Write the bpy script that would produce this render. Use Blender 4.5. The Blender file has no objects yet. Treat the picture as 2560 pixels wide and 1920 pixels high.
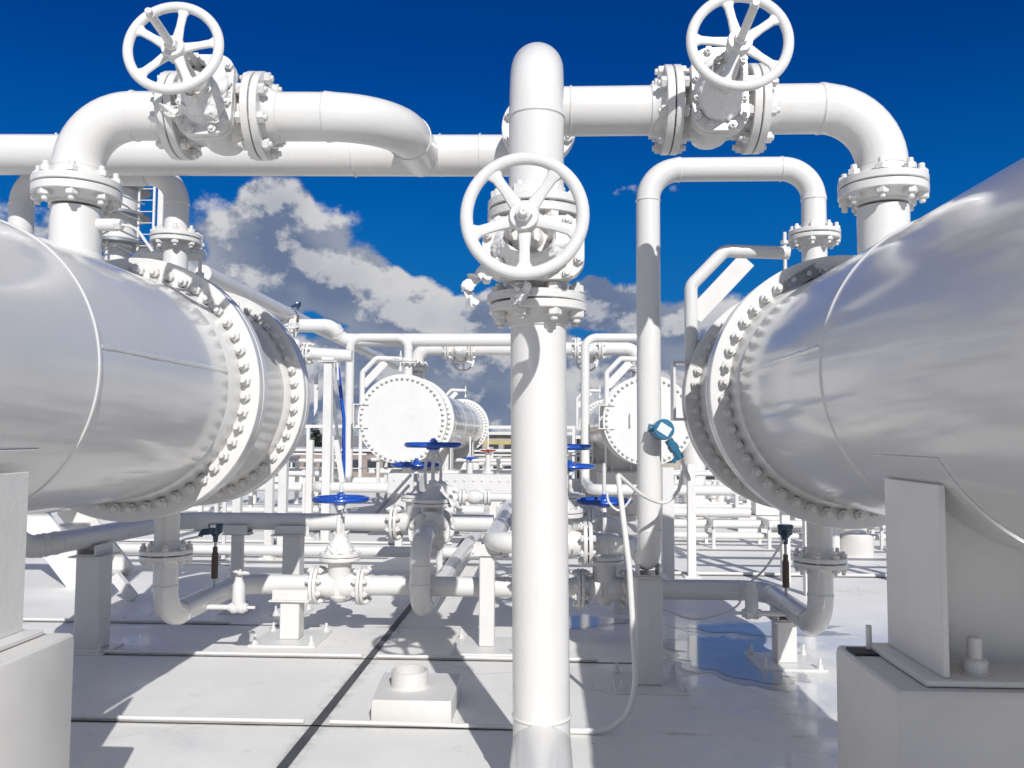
import bpy, math, random
from math import sin, cos, pi, radians, sqrt, atan2
from mathutils import Vector, Matrix, noise

S = bpy.context.scene
COL = S.collection
random.seed(7)

# ------------------------------------------------------------------ camera
F = 2070.0                                   # focal length in pixels of the 2560 px wide photograph
PITCH, YAW, ROLL = radians(3.526), radians(2.415), radians(0.301)
EYE = Vector((0, 0, 1.75))
_fw = Vector((-sin(YAW) * cos(PITCH), cos(YAW) * cos(PITCH), sin(PITCH)))
_rt = Vector((cos(YAW), sin(YAW), 0))
_up = _rt.cross(_fw)
RT = _rt * cos(ROLL) + _up * sin(ROLL)
UP = _up * cos(ROLL) - _rt * sin(ROLL)
cam_d = bpy.data.cameras.new('camera')
cam = bpy.data.objects.new('camera', cam_d)
COL.objects.link(cam)
cam_d.sensor_width = 36
cam_d.lens = 36 * F / 2560
cam_d.clip_start = 0.02
cam_d.clip_end = 5000
mw = Matrix((RT, UP, -_fw)).transposed().to_4x4()
mw.translation = EYE
cam.matrix_world = mw
S.camera = cam


def ray(px, py):
    return _fw + RT * ((px - 1280) / F) - UP * ((py - 960) / F)


def at(px, py, Y):
    """world point seen at a photograph pixel, at depth Y"""
    d = ray(px, py)
    return EYE + d * (Y / d.y)


def floor_at(px, py, z=0.0):
    d = ray(px, py)
    return EYE + d * ((z - EYE.z) / d.z)


# ------------------------------------------------------------------ light
SUN_EL, SUN_AZ = radians(34.0), radians(16.5)     # sun behind the camera, to its right
tosun = Vector((sin(SUN_AZ) * cos(SUN_EL), -cos(SUN_AZ) * cos(SUN_EL), sin(SUN_EL)))
sl = bpy.data.lights.new('sun', 'SUN')
sl.energy = 4.5
sl.angle = radians(0.5)
sl.color = (1.0, 0.99, 0.985)
so = bpy.data.objects.new('sun', sl)
COL.objects.link(so)
so.rotation_euler = tosun.to_track_quat('Z', 'Y').to_euler()
so.location = (3, -10, 12)
S.view_settings.view_transform = 'Standard'
S.view_settings.look = 'None'
S.view_settings.exposure = -0.09
S.view_settings.gamma = 1.0


# ------------------------------------------------------------------ node helper
class NT:
    def __init__(s, nt):
        s.nt = nt

    def new(s, t, **k):
        n = s.nt.nodes.new(t)
        for a, b in k.items():
            setattr(n, a, b)
        return n

    def put(s, sock, v):
        if isinstance(v, (int, float, tuple, list)):
            sock.default_value = v
        else:
            s.nt.links.new(v, sock)

    def m(s, op, *a, clamp=False):
        n = s.new('ShaderNodeMath', operation=op, use_clamp=clamp)
        for i, v in enumerate(a):
            s.put(n.inputs[i], v)
        return n.outputs[0]

    def noise(s, vec, scale, detail=2, rough=0.5, dist=0.0):
        n = s.new('ShaderNodeTexNoise')
        s.put(n.inputs['Vector'], vec)
        s.put(n.inputs['Scale'], scale)
        n.inputs['Detail'].default_value = detail
        n.inputs['Roughness'].default_value = rough
        n.inputs['Distortion'].default_value = dist
        return n.outputs[0]

    def ramp(s, v, a, b, lo=0.0, hi=1.0, smooth=True):
        n = s.new('ShaderNodeMapRange')
        n.interpolation_type = 'SMOOTHSTEP' if smooth else 'LINEAR'
        n.clamp = True if not smooth else True
        s.put(n.inputs[0], v)
        s.put(n.inputs[1], a)
        s.put(n.inputs[2], b)
        s.put(n.inputs[3], lo)
        s.put(n.inputs[4], hi)
        return n.outputs[0]

    def mix(s, f, a, b, mode='MIX'):
        n = s.new('ShaderNodeMix', data_type='RGBA', blend_type=mode)
        s.put(n.inputs[0], f)
        s.put(n.inputs[6], a)
        s.put(n.inputs[7], b)
        return n.outputs[2]


# ------------------------------------------------------------------ sky
W = bpy.data.worlds.new('World')
S.world = W
W.use_nodes = True
W.node_tree.nodes.clear()
t = NT(W.node_tree)
sky = t.new('ShaderNodeTexSky', sky_type='NISHITA')
sky.sun_disc = False
sky.sun_elevation = SUN_EL
sky.sun_rotation = pi - SUN_AZ
sky.air_density = 1.0
sky.dust_density = 0.25
sky.ozone_density = 3.0
tc = t.new('ShaderNodeTexCoord')
nrm = t.new('ShaderNodeVectorMath', operation='NORMALIZE')
t.put(nrm.inputs[0], tc.outputs['Generated'])
D = nrm.outputs[0]
sep = t.new('ShaderNodeSeparateXYZ')
t.put(sep.inputs[0], D)
AZ = t.m('ARCTAN2', sep.outputs[0], sep.outputs[1])
EL = t.m('ARCSINE', sep.outputs[2])
hs = t.new('ShaderNodeHueSaturation')
hs.inputs['Hue'].default_value = 0.512
hs.inputs['Saturation'].default_value = 1.55
hs.inputs['Value'].default_value = 1.0
t.put(hs.inputs['Color'], sky.outputs[0])
skyc = t.mix(1.0, hs.outputs[0], (0.20, 0.50, 0.74, 1), 'MULTIPLY')
skyc = t.mix(t.ramp(EL, 0.10, 0.46, 0.75, 0.0), skyc, (0.02, 1.55, 4.6, 1))
skyc = t.mix(t.ramp(EL, 0.0, 0.14, 0.9, 0.0), skyc, (1.0, 1.9, 4.0, 1))


def azel(px, py):
    d = ray(px, py).normalized()
    return atan2(d.x, d.y), math.asin(d.z)


# cloud banks: (pixel centre, half sizes in pixels, weight)
BANKS = [(700, 650, 175, 130, 1.1), (860, 720, 160, 100, 1.1), (620, 740, 200, 95, 1.1), (1020, 780, 190, 85, 1.1), (970, 705, 75, 50, .9),
         (690, 530, 85, 75, 1.1), (1160, 800, 150, 80, 1.05), (1510, 770, 150, 80, 1.1), (1490, 715, 70, 36, .9), (1180, 900, 1600, 95, .92), (1180, 1020, 2400, 90, .95),
         (225, 120, 170, 130, .33), (500, 580, 100, 40, .30), (0, 600, 160, 140, .5), (1700, 830, 300, 90, .95), (1690, 470, 50, 30, .34), (1560, 480, 60, 30, .25)]
dens = None
for (px, py, sx, sy, w) in BANKS:
    a, e = azel(px, py)
    da = t.m('DIVIDE', t.m('SUBTRACT', AZ, a), sx / F)
    de = t.m('DIVIDE', t.m('SUBTRACT', EL, e), sy / F)
    r2 = t.m('ADD', t.m('MULTIPLY', da, da), t.m('MULTIPLY', de, de))
    g = t.m('MULTIPLY', t.m('EXPONENT', t.m('MULTIPLY', r2, -1.0)), w)
    dens = g if dens is None else t.m('MAXIMUM', dens, g)
# broken cumulus beside and behind the viewer, unseen, added for neutral fill and reflections
side = t.ramp(t.m('ABSOLUTE', AZ), 0.75, 1.15)
dens = t.m('MAXIMUM', dens, t.m('MULTIPLY', side, 0.48))


def cloudfield(vec):
    sc = t.new('ShaderNodeVectorMath', operation='MULTIPLY')
    t.put(sc.inputs[0], vec)
    sc.inputs[1].default_value = (1, 1, 1.25)
    n1 = t.noise(sc.outputs[0], 8.0, 12, 0.58, 0.08)
    return n1


n1 = cloudfield(D)
off = t.new('ShaderNodeVectorMath', operation='ADD')
t.put(off.inputs[0], D)
off.inputs[1].default_value = (0.010, 0.0, 0.026)
n2 = cloudfield(off.outputs[0])
tot = t.m('ADD', t.m('MULTIPLY', t.m('SUBTRACT', n1, 0.5), 1.75), t.m('SUBTRACT', dens, 0.07))
mask = t.ramp(tot, 0.29, 0.47)
mask = t.m('MULTIPLY', mask, t.ramp(EL, -0.06, 0.01))
thick = t.ramp(tot, 0.35, 1.25)
relief = t.ramp(t.m('SUBTRACT', n1, n2), -0.035, 0.055)
big = t.noise(D, 4.2, 3, 0.5)
lit = t.m('ADD', t.m('MULTIPLY', relief, 0.75), t.m('MULTIPLY', t.m('SUBTRACT', 1.0, thick), 0.30))
lit = t.m('ADD', t.m('SUBTRACT', lit, 0.04), t.m('MULTIPLY', t.m('SUBTRACT', big, 0.5), 1.5), clamp=True)
ccol = t.mix(lit, (1.6, 2.15, 3.45, 1), (7.0, 7.0, 7.2, 1))
fin = t.mix(mask, skyc, ccol)
bg = t.new('ShaderNodeBackground')
t.put(bg.inputs[0], fin)
bg.inputs[1].default_value = 0.095
wo = t.new('ShaderNodeOutputWorld')
W.node_tree.links.new(bg.outputs[0], wo.inputs[0])


# ------------------------------------------------------------------ materials
def mat(name, col, rough=0.4, metal=0.0, coat=0.0, var=0.0, bump=0.0, bscale=60.0, rvar=0.0, specks=0.0, spec=0.5, croug=0.08, cior=1.5):
    m = bpy.data.materials.new(name)
    m.use_nodes = True
    m.node_tree.nodes.clear()
    t = NT(m.node_tree)
    b = t.new('ShaderNodeBsdfPrincipled')
    o = t.new('ShaderNodeOutputMaterial')
    m.node_tree.links.new(b.outputs[0], o.inputs[0])
    g = t.new('ShaderNodeNewGeometry').outputs['Position']
    c = (*col, 1)
    if var:
        f = t.ramp(t.noise(g, 2.3, 5, 0.6), 0.3, 0.7)
        c = t.mix(f, tuple(x * (1 - var) for x in col) + (1,), tuple(min(1, x * (1 + var * .6)) for x in col) + (1,))
    if name.startswith('white') and var:
        st = t.new('ShaderNodeVectorMath', operation='MULTIPLY')
        t.put(st.inputs[0], g)
        st.inputs[1].default_value = (1, 1, .16)
        kq = t.m('MULTIPLY', t.ramp(t.noise(st.outputs[0], 22, 4, 0.6), 0.56, 0.74), t.ramp(t.noise(g, 1.9, 3, 0.5), 0.45, 0.65))
        c = t.mix(t.m('MULTIPLY', kq, 0.22), c, (0.46, 0.43, 0.37, 1))
    if specks:
        v = t.new('ShaderNodeTexVoronoi')
        t.put(v.inputs['Vector'], g)
        v.inputs['Scale'].default_value = 6.0
        k = t.ramp(v.outputs['Distance'], 0.016, 0.03)
        c = t.mix(t.m('ADD', k, 1 - specks, clamp=True), (0.09, 0.08, 0.07, 1), c)
    t.put(b.inputs['Base Color'], c)
    r = rough
    if rvar:
        r = t.ramp(t.noise(g, 3.7, 4, 0.6), 0.3, 0.7, rough - rvar, rough + rvar)
    t.put(b.inputs['Roughness'], r)
    b.inputs['Metallic'].default_value = metal
    b.inputs['Coat Weight'].default_value = coat
    b.inputs['Coat Roughness'].default_value = croug
    b.inputs['Coat IOR'].default_value = cior
    b.inputs['Specular IOR Level'].default_value = spec
    if bump:
        bn = t.new('ShaderNodeBump')
        bn.inputs['Strength'].default_value = bump
        bn.inputs['Distance'].default_value = 0.004
        t.put(bn.inputs['Height'], t.noise(g, bscale, 3, 0.6))
        m.node_tree.links.new(bn.outputs[0], b.inputs['Normal'])
    return m


WHITE = mat('white_gloss_paint', (0.70, 0.685, 0.65), 0.33, coat=0.35, var=0.03, bump=0.25, bscale=35, rvar=0.06, croug=0.1)
CAST = mat('white_paint_on_casting', (0.69, 0.675, 0.64), 0.38, coat=0.3, var=0.05, bump=0.8, bscale=90, rvar=0.06, croug=0.15)
SHELL = mat('white_tank_paint', (0.66, 0.65, 0.625), 0.34, coat=0.9, var=0.03, bump=0.01, bscale=4, rvar=0.04, specks=0.8, croug=0.115, spec=0.5, cior=1.65)
STEEL = mat('white_paint_on_steel', (0.68, 0.665, 0.63), 0.42, coat=0.2, var=0.05, bump=0.5, bscale=40, rvar=0.08, croug=0.15)
CONC = mat('white_painted_concrete', (0.64, 0.622, 0.585), 0.55, var=0.06, bump=0.28, bscale=110, rvar=0.1, specks=0.3)
CLOTH = mat('white_wrapping_cloth', (0.80, 0.78, 0.75), 0.6, var=0.05, bump=0.8, bscale=60)
GASKET = mat('dark_gasket', (0.03, 0.03, 0.035), 0.6)
BLUE = mat('blue_wheel_paint', (0.008, 0.075, 0.42), 0.28, coat=0.5, var=0.15, bump=0.3, bscale=90)
TEAL = mat('teal_instrument_paint', (0.018, 0.14, 0.25), 0.32, coat=0.4, var=0.12, bump=0.3, bscale=80)
NAVY = mat('dark_teal_instrument_paint', (0.012, 0.045, 0.085), 0.35, coat=0.3, var=0.1)
RED = mat('red_wheel_paint', (0.35, 0.035, 0.025), 0.4, var=0.2)
BROWN = mat('brown_rusty_sleeve', (0.10, 0.065, 0.045), 0.6, var=0.3, bump=0.6)
GALV = mat('grey_galvanised_tube', (0.35, 0.36, 0.37), 0.35, metal=0.7, var=0.1)
LABEL = mat('white_label', (0.75, 0.77, 0.78), 0.5)
INK = mat('grey_print', (0.28, 0.32, 0.36), 0.6)
DARK = mat('dark_opening', (0.02, 0.02, 0.022), 0.7)
GLASSW = mat('dark_window_glass', (0.05, 0.06, 0.07), 0.15, var=0.2)
BEIGE = mat('beige_building_wall', (0.42, 0.38, 0.31), 0.8, var=0.12, bump=0.5, bscale=8)
YELLOW = mat('yellow_beam_paint', (0.48, 0.39, 0.16), 0.5, var=0.1)
RUST = mat('red_brown_cladding', (0.34, 0.27, 0.23), 0.7, var=0.2)
PLANT = mat('dark_foliage', (0.03, 0.045, 0.03), 0.8, var=0.3)
FARG = mat('far_ground', (0.30, 0.29, 0.27), 0.9, var=0.2)


def deck_material():
    m = bpy.data.materials.new('white_deck_paint')
    m.use_nodes = True
    m.node_tree.nodes.clear()
    t = NT(m.node_tree)
    b = t.new('ShaderNodeBsdfPrincipled')
    o = t.new('ShaderNodeOutputMaterial')
    m.node_tree.links.new(b.outputs[0], o.inputs[0])
    g = t.new('ShaderNodeNewGeometry').outputs['Position']
    f = t.ramp(t.noise(g, 0.9, 6, 0.62), 0.32, 0.72)
    c = t.mix(f, (0.76, 0.74, 0.69, 1), (0.85, 0.83, 0.775, 1))
    st = t.ramp(t.noise(g, 2.6, 8, 0.68, 0.4), 0.60, 0.74)
    c = t.mix(t.m('MULTIPLY', st, 0.42), c, (0.36, 0.335, 0.29, 1))
    fine = t.noise(g, 60, 3, 0.6)
    ck = t.new('ShaderNodeTexVoronoi', feature='DISTANCE_TO_EDGE')
    wv = t.new('ShaderNodeVectorMath', operation='ADD')
    t.put(wv.inputs[0], g)
    wn = t.new('ShaderNodeTexNoise')
    wn.inputs['Scale'].default_value = 1.4
    wn.inputs['Detail'].default_value = 6
    t.put(wn.inputs['Vector'], g)
    t.put(wv.inputs[1], wn.outputs['Color'])
    t.put(ck.inputs['Vector'], wv.outputs[0])
    ck.inputs['Scale'].default_value = 0.45
    crack = t.m('MULTIPLY', t.ramp(ck.outputs['Distance'], 0.0, 0.006, 1.0, 0.0), t.ramp(t.noise(g, 1.1, 2, 0.5), 0.5, 0.6))
    c = t.mix(t.m('MULTIPLY', crack, 0.45), c, (0.25, 0.23, 0.20, 1))
    c = t.mix(t.m('MULTIPLY', t.ramp(fine, 0.35, 0.65), 0.10), c, (0.45, 0.44, 0.42, 1))
    v = t.new('ShaderNodeTexVoronoi')
    t.put(v.inputs['Vector'], g)
    v.inputs['Scale'].default_value = 3.2
    k = t.ramp(v.outputs['Distance'], 0.012, 0.028)
    c = t.mix(k, (0.10, 0.09, 0.08, 1), c)
    sq = t.new('ShaderNodeSeparateXYZ')
    t.put(sq.inputs[0], g)
    for yy, ww in ((5.03, .05), (6.53, .035), (7.6, .04)):
        dd = t.ramp(t.m('ABSOLUTE', t.m('SUBTRACT', sq.outputs[1], yy)), 0.0, ww, 1.0, 0.0)
        kk = t.m('MULTIPLY', dd, t.ramp(t.noise(g, 3.0, 6, 0.7), 0.47, 0.66))
        c = t.mix(t.m('MULTIPLY', kk, 0.6), c, (0.30, 0.20, 0.12, 1))
    dj = t.ramp(t.m('ABSOLUTE', t.m('ADD', sq.outputs[0], 1.38)), 0.02, 0.12, 1.0, 0.0)
    c = t.mix(t.m('MULTIPLY', t.m('MULTIPLY', dj, t.ramp(t.noise(g, 9.0, 6, 0.7), 0.4, 0.66)), 0.5), c, (0.22, 0.20, 0.17, 1))
    t.put(b.inputs['Base Color'], c)
    # wet, shiny patches, more of them towards +x
    sp = t.new('ShaderNodeSeparateXYZ')
    t.put(sp.inputs[0], g)
    wet = t.m('ADD', t.noise(g, 0.75, 5, 0.6, 0.3), t.ramp(sp.outputs[0], -0.3, 1.6, -0.09, 0.07))
    wet = t.m('ADD', wet, t.ramp(sp.outputs[0], -2.2, -3.2, 0.0, 0.07))
    w = t.m('MULTIPLY', t.ramp(wet, 0.46, 0.62), t.ramp(sp.outputs[1], 7.2, 8.8, 1.0, 0.0))
    t.put(b.inputs['Roughness'], t.ramp(w, 0, 1, 0.55, 0.22, smooth=False))
    t.put(b.inputs['Coat Weight'], t.ramp(w, 0, 1, 0.0, 0.55, smooth=False))
    b.inputs['Coat Roughness'].default_value = 0.06
    bn = t.new('ShaderNodeBump')
    bn.inputs['Strength'].default_value = 0.5
    bn.inputs['Distance'].default_value = 0.004
    t.put(bn.inputs['Height'], t.m('ADD', t.noise(g, 5, 3, 0.5), t.m('MULTIPLY', fine, 0.15)))
    m.node_tree.links.new(bn.outputs[0], b.inputs['Normal'])
    return m


DECK = deck_material()
WATER = mat('puddle_water', (0.55, 0.55, 0.55), 0.10, coat=0.3, var=.15, bump=0.05, bscale=4, spec=0.5, croug=0.03)


# ------------------------------------------------------------------ mesh builder
class MB:
    def __init__(s):
        s.v = []
        s.f = []

    def add(s, vs, fs, M=None):
        n = len(s.v)
        if M is not None:
            vs = [M @ Vector(p) for p in vs]
            if M.determinant() < 0:
                fs = [tuple(reversed(f)) for f in fs]
        s.v += [tuple(p) for p in vs]
        s.f += [tuple(i + n for i in f) for f in fs]
        return s

    def lathe(s, prof, M=None, n=24, ph=0.0):
        """profile of (radius, height) turned about local Z"""
        vs, fs, rings = [], [], []
        for r, h in prof:
            if r < 1e-6:
                rings.append([len(vs)] * n)
                vs.append((0, 0, h))
            else:
                rings.append([len(vs) + i for i in range(n)])
                vs += [(r * cos(ph + 2 * pi * i / n), r * sin(ph + 2 * pi * i / n), h) for i in range(n)]
        for a, b in zip(rings, rings[1:]):
            for i in range(n):
                j = (i + 1) % n
                q = [a[i], a[j], b[j], b[i]]
                q = [x for k, x in enumerate(q) if x not in q[:k]]
                if len(q) > 2:
                    fs.append(tuple(q))
        return s.add(vs, fs, M)

    def box(s, cx, cy, cz, sx, sy, sz, M=None, c=0.004):
        """chamfered box, centre and full sizes"""
        hx, hy, hz = sx / 2, sy / 2, sz / 2
        c = min(c, hx * .45, hy * .45, hz * .45)
        vs, idx = [], {}
        for x in (-1, 1):
            for y in (-1, 1):
                for z in (-1, 1):
                    for k in range(3):
                        p = [hx * x, hy * y, hz * z]
                        for a in range(3):
                            if a != k:
                                p[a] -= c * (x, y, z)[a]
                        idx[(x, y, z, k)] = len(vs)
                        vs.append((cx + p[0], cy + p[1], cz + p[2]))
        fs = []
        for k in range(3):
            a, b = [q for q in range(3) if q != k]
            for sg in (-1, 1):
                f = []
                for u, w in ((-1, -1), (1, -1), (1, 1), (-1, 1)):
                    q = [0, 0, 0]
                    q[k], q[a], q[b] = sg, u, w
                    f.append(idx[(q[0], q[1], q[2], k)])
                if (sg > 0) == (k == 1):
                    f.reverse()
                fs.append(tuple(f))
        for k in range(3):      # edges parallel to k
            a, b = [q for q in range(3) if q != k]
            for u in (-1, 1):
                for w in (-1, 1):
                    q0, q1 = [0, 0, 0], [0, 0, 0]
                    q0[k], q1[k] = -1, 1
                    q0[a] = q1[a] = u
                    q0[b] = q1[b] = w
                    f = [idx[(*q0, a)], idx[(*q1, a)], idx[(*q1, b)], idx[(*q0, b)]]
                    fs.append(tuple(f))
        for x in (-1, 1):
            for y in (-1, 1):
                for z in (-1, 1):
                    fs.append(tuple(idx[(x, y, z, k)] for k in range(3)))
        return s.add(vs, fs, M)

    def prism(s, outline, z0, z1, M=None, scale1=1.0, inset=0.0):
        n = len(outline)
        vs = [(x, y, z0) for x, y in outline] + [(x * scale1, y * scale1, z1) for x, y in outline]
        fs = [tuple(reversed(range(n))), tuple(range(n, 2 * n))]
        fs += [(i, (i + 1) % n, n + (i + 1) % n, n + i) for i in range(n)]
        return s.add(vs, fs, M)

    def loft(s, rings, M=None, caps=True):
        n = len(rings[0])
        vs = [p for r in rings for p in r]
        fs = []
        for k in range(len(rings) - 1):
            for i in range(n):
                j = (i + 1) % n
                fs.append((k * n + i, k * n + j, (k + 1) * n + j, (k + 1) * n + i))
        if caps:
            fs.append(tuple(reversed(range(n))))
            fs.append(tuple(range((len(rings) - 1) * n, len(rings) * n)))
        return s.add(vs, fs, M)

    def torus(s, R, r, M=None, n=48, m=10, sq=1.0):
        vs, fs = [], []
        for i in range(n):
            a = 2 * pi * i / n
            for j in range(m):
                b = 2 * pi * j / m
                rr = R + r * cos(b)
                vs.append((rr * cos(a), rr * sin(a), r * sq * sin(b)))
        for i in range(n):
            for j in range(m):
                fs.append((i * m + j, ((i + 1) % n) * m + j, ((i + 1) % n) * m + (j + 1) % m, i * m + (j + 1) % m))
        return s.add(vs, fs, M)

    def tube(s, pts, r, fil=0.0, n=24, weld=0.0, caps=True, seg=10, end_weld=False):
        """round tube along a polyline with filleted corners; weld beads at the bends"""
        pts = [Vector(p) for p in pts]
        path = [(pts[0], 1.0)]
        for k in range(1, len(pts) - 1):
            a, b, c = pts[k - 1], pts[k], pts[k + 1]
            u, w = (a - b).normalized(), (c - b).normalized()
            ang = u.angle(w)
            if not fil or ang > pi - 0.01:
                path.append((b, 1.0))
                continue
            fr = fil[min(k - 1, len(fil) - 1)] if isinstance(fil, (list, tuple)) else fil
            d = min(fr / math.tan(ang / 2), (a - b).length * 0.98, (c - b).length * 0.98)
            rr = d * math.tan(ang / 2)
            cen = b + (u + w).normalized() * (rr / sin(ang / 2))
            p0, p1 = b + u * d, b + w * d
            v0, v1 = p0 - cen, p1 - cen
            tot = v0.angle(v1)
            ax = v0.cross(v1).normalized()
            if weld:
                path += [(p0 + u * weld * 1.6, 1.0), (p0 + u * weld, 1 + 0), (p0 + u * weld * .4, 2.0), (p0 - u * 0, 2.0), ]
            for i in range(seg + 1):
                q = Matrix.Rotation(tot * i / seg, 3, ax) @ v0
                path.append((cen + q, 1.0))
            if weld:
                path += [(p1 + w * weld * .01, 2.0), (p1 + w * weld * .5, 2.0), (p1 + w * weld, 1.0)]
        path.append((pts[-1], 1.0))
        P = [path[0]]
        for q in path[1:]:
            if (q[0] - P[-1][0]).length > 1e-5:
                P.append(q)
        rings = []
        tprev = (P[1][0] - P[0][0]).normalized()
        x = tprev.orthogonal().normalized()
        for i, (p, k) in enumerate(P):
            a = P[i - 1][0] if i else None
            c = P[i + 1][0] if i < len(P) - 1 else None
            tg = ((p - a).normalized() if a else Vector((0, 0, 0))) + ((c - p).normalized() if c else Vector((0, 0, 0)))
            tg.normalize()
            q = tprev.rotation_difference(tg)
            x = q @ x
            x = (x - tg * x.dot(tg)).normalized()
            y = tg.cross(x)
            tprev = tg
            rad = r + (0.006 * min(1, r / 0.1) if k > 1.5 else 0.0)
            rings.append([tuple(p + x * (rad * cos(2 * pi * j / n)) + y * (rad * sin(2 * pi * j / n))) for j in range(n)])
        return s.loft(rings, None, caps)

    def rod(s, a, b, r, n=12, r2=None):
        a, b = Vector(a), Vector(b)
        M = frame(a, b - a)
        L = (b - a).length
        return s.lathe([(0, 0), (r, 0), (r2 or r, L), (0, L)], M, n)

    def bar(s, a, b, w, h, up=(0, 0, 1), c=0.003):
        a, b = Vector(a), Vector(b)
        z = (b - a).normalized()
        u = Vector(up)
        if abs(u.dot(z)) > .98:
            u = Vector((0, 1, 0))
        x = u.cross(z).normalized()
        y = z.cross(x)
        M = Matrix((x, y, z)).transposed().to_4x4()
        M.translation = (a + b) / 2
        return s.box(0, 0, 0, w, h, (b - a).length, M, c)

    def mesh(s, name, material, angle=32):
        me = bpy.data.meshes.new(name)
        me.from_pydata(s.v, [], s.f)
        me.validate()
        me.polygons.foreach_set('use_smooth', [True] * len(me.polygons))
        me.update()
        me.set_sharp_from_angle(angle=radians(angle))
        me.materials.append(material)
        return me


def smooth(pts, k=8):
    P = [Vector(p) for p in pts]
    P = [2 * P[0] - P[1]] + P + [2 * P[-1] - P[-2]]
    out = []
    for i in range(1, len(P) - 2):
        a, b, c, d = P[i - 1:i + 3]
        for j in range(k):
            t_ = j / k
            out.append(.5 * ((2 * b) + (c - a) * t_ + (2 * a - 5 * b + 4 * c - d) * t_ ** 2 + (3 * b - a - 3 * c + d) * t_ ** 3))
    out.append(P[-2])
    return out


def frame(o, z, xh=None):
    z = Vector(z).normalized()
    if xh is None:
        xh = Vector((1, 0, 0)) if abs(z.x) < 0.9 else Vector((0, 1, 0))
    x = Vector(xh)
    x = (x - z * x.dot(z)).normalized()
    y = z.cross(x)
    M = Matrix((x, y, z)).transposed().to_4x4()
    M.translation = Vector(o)
    return M


# ------------------------------------------------------------------ objects
def thing(name, label, cat, loc=(0, 0, 0), group=None):
    o = bpy.data.objects.new(name, None)
    COL.objects.link(o)
    o.location = loc
    o.empty_display_size = 0.2
    o['label'] = label
    o['category'] = cat
    if group:
        o['group'] = group
    return o


def part(name, mb, m, parent=None, label=None, angle=32):
    me = mb.mesh(name, m, angle) if isinstance(mb, MB) else mb
    o = bpy.data.objects.new(name, me)
    COL.objects.link(o)
    if parent is not None:
        o.parent = parent
        if parent.type == 'EMPTY':
            o.location = -parent.location
    if label:
        o['label'] = label
    return o


def single(name, mb, m, label, cat, group=None, angle=32):
    o = part(name, mb, m, None, label, angle)
    o['category'] = cat
    if group:
        o['group'] = group
    return o


def struct(name, mb, m):
    o = part(name, mb, m)
    o['kind'] = 'structure'
    return o


def put(name, me, M, parent):
    o = bpy.data.objects.new(name, me)
    COL.objects.link(o)
    o.parent = parent
    M = M.copy()
    if parent.type == 'EMPTY':
        M.translation = M.translation - parent.location
    o.matrix_basis = M
    return o


_bolts = {}


def bolt_mesh(d, L, out=0.5, tail=0.5, both=True):
    """stud with hex nuts, its middle at the origin, along local Z"""
    key = (round(d, 4), round(L, 4), out, tail, both)
    if key not in _bolts:
        b = MB()
        h = L / 2
        nh, nr = d * 0.95, d * 1.0
        b.lathe([(0, -h - nh - d * tail), (d * .40, -h - nh - d * tail), (d * .5, -h - nh - d * tail + d * .1), (d * .5, h + nh + d * out - d * .1),
                 (d * .40, h + nh + d * out), (0, h + nh + d * out)], None, 10)
        for sg in ((-1, 1) if both else (1,)):
            a, c = sg * (h + 0.0005), sg * (h + nh)
            b.lathe([(0, a), (nr, a), (nr, c - sg * d * .14), (nr * .86, c), (0, c)], None, 6)
        _bolts[key] = b.mesh('bolt', CAST, 25)
    return _bolts[key]


def bolt_ring(parent, o, z, R, n, d, L, ph=0.0, out=0.5, tail=0.5, merge=False, both=True):
    M = frame(o, z)
    me = bolt_mesh(d, L, out, tail, both)
    if merge:
        mb = MB()
        src = [v.co.copy() for v in me.vertices]
        fs = [tuple(p.vertices) for p in me.polygons]
        for i in range(n):
            a = ph + 2 * pi * i / n
            mb.add(src, fs, M @ Matrix.Translation((R * cos(a), R * sin(a), 0)) @ Matrix.Rotation(a, 4, 'Z'))
        return mb
    alts = [me, bolt_mesh(d, L, out * .8, tail * 1.25, both), bolt_mesh(d, L, out * 1.2, tail * .8, both)]
    for i in range(n):
        a = ph + 2 * pi * i / n
        me = alts[random.randrange(3)]
        put('bolt', me, M @ Matrix.Translation((R * cos(a), R * sin(a), 0)) @ Matrix.Rotation(a * 1.7 + random.random(), 4, 'Z'), parent)


def flange(parent, o, z, r, fr, th=0.04, neck=0.07, bolts=0, bd=0.026, ph=0.39, gap=0.008, n=48, mb_only=False, bcd=None, seg_gasket=True, name='flange', tail=0.5, out=0.5):
    """weld-neck flange whose mating face is at o and looks along z; bolts>0 adds the studs and the gasket of the joint"""
    M = frame(o, z)
    e = 0.004
    mb = MB()
    mb.lathe([(r * .6, -th - neck), (r + .0005, -th - neck), (r * 1.03 + .004, -th - neck * .92), (r * 1.06, -th - neck * .6), (r * 1.22, -th - .004), (r * 1.26, -th - .0),
              (fr - e, -th), (fr, -th + e), (fr, -e), (fr - e, 0), (0, 0)], M, n)
    if mb_only:
        return mb
    o_ = part(name, mb, WHITE, parent)
    if bolts:
        if seg_gasket:
            g = MB().lathe([(0, 0.0002), (fr * .80, 0.0002), (fr * .80, gap - .0002), (0, gap - .0002)], M, n)
            part('gasket', g, GASKET, o_)
        c = Vector(o) + Vector(z).normalized() * (gap / 2)
        bolt_ring(o_, c, z, bcd or (fr * .84), bolts, bd, 2 * th + gap, ph, out, tail)
    return o_


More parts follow.
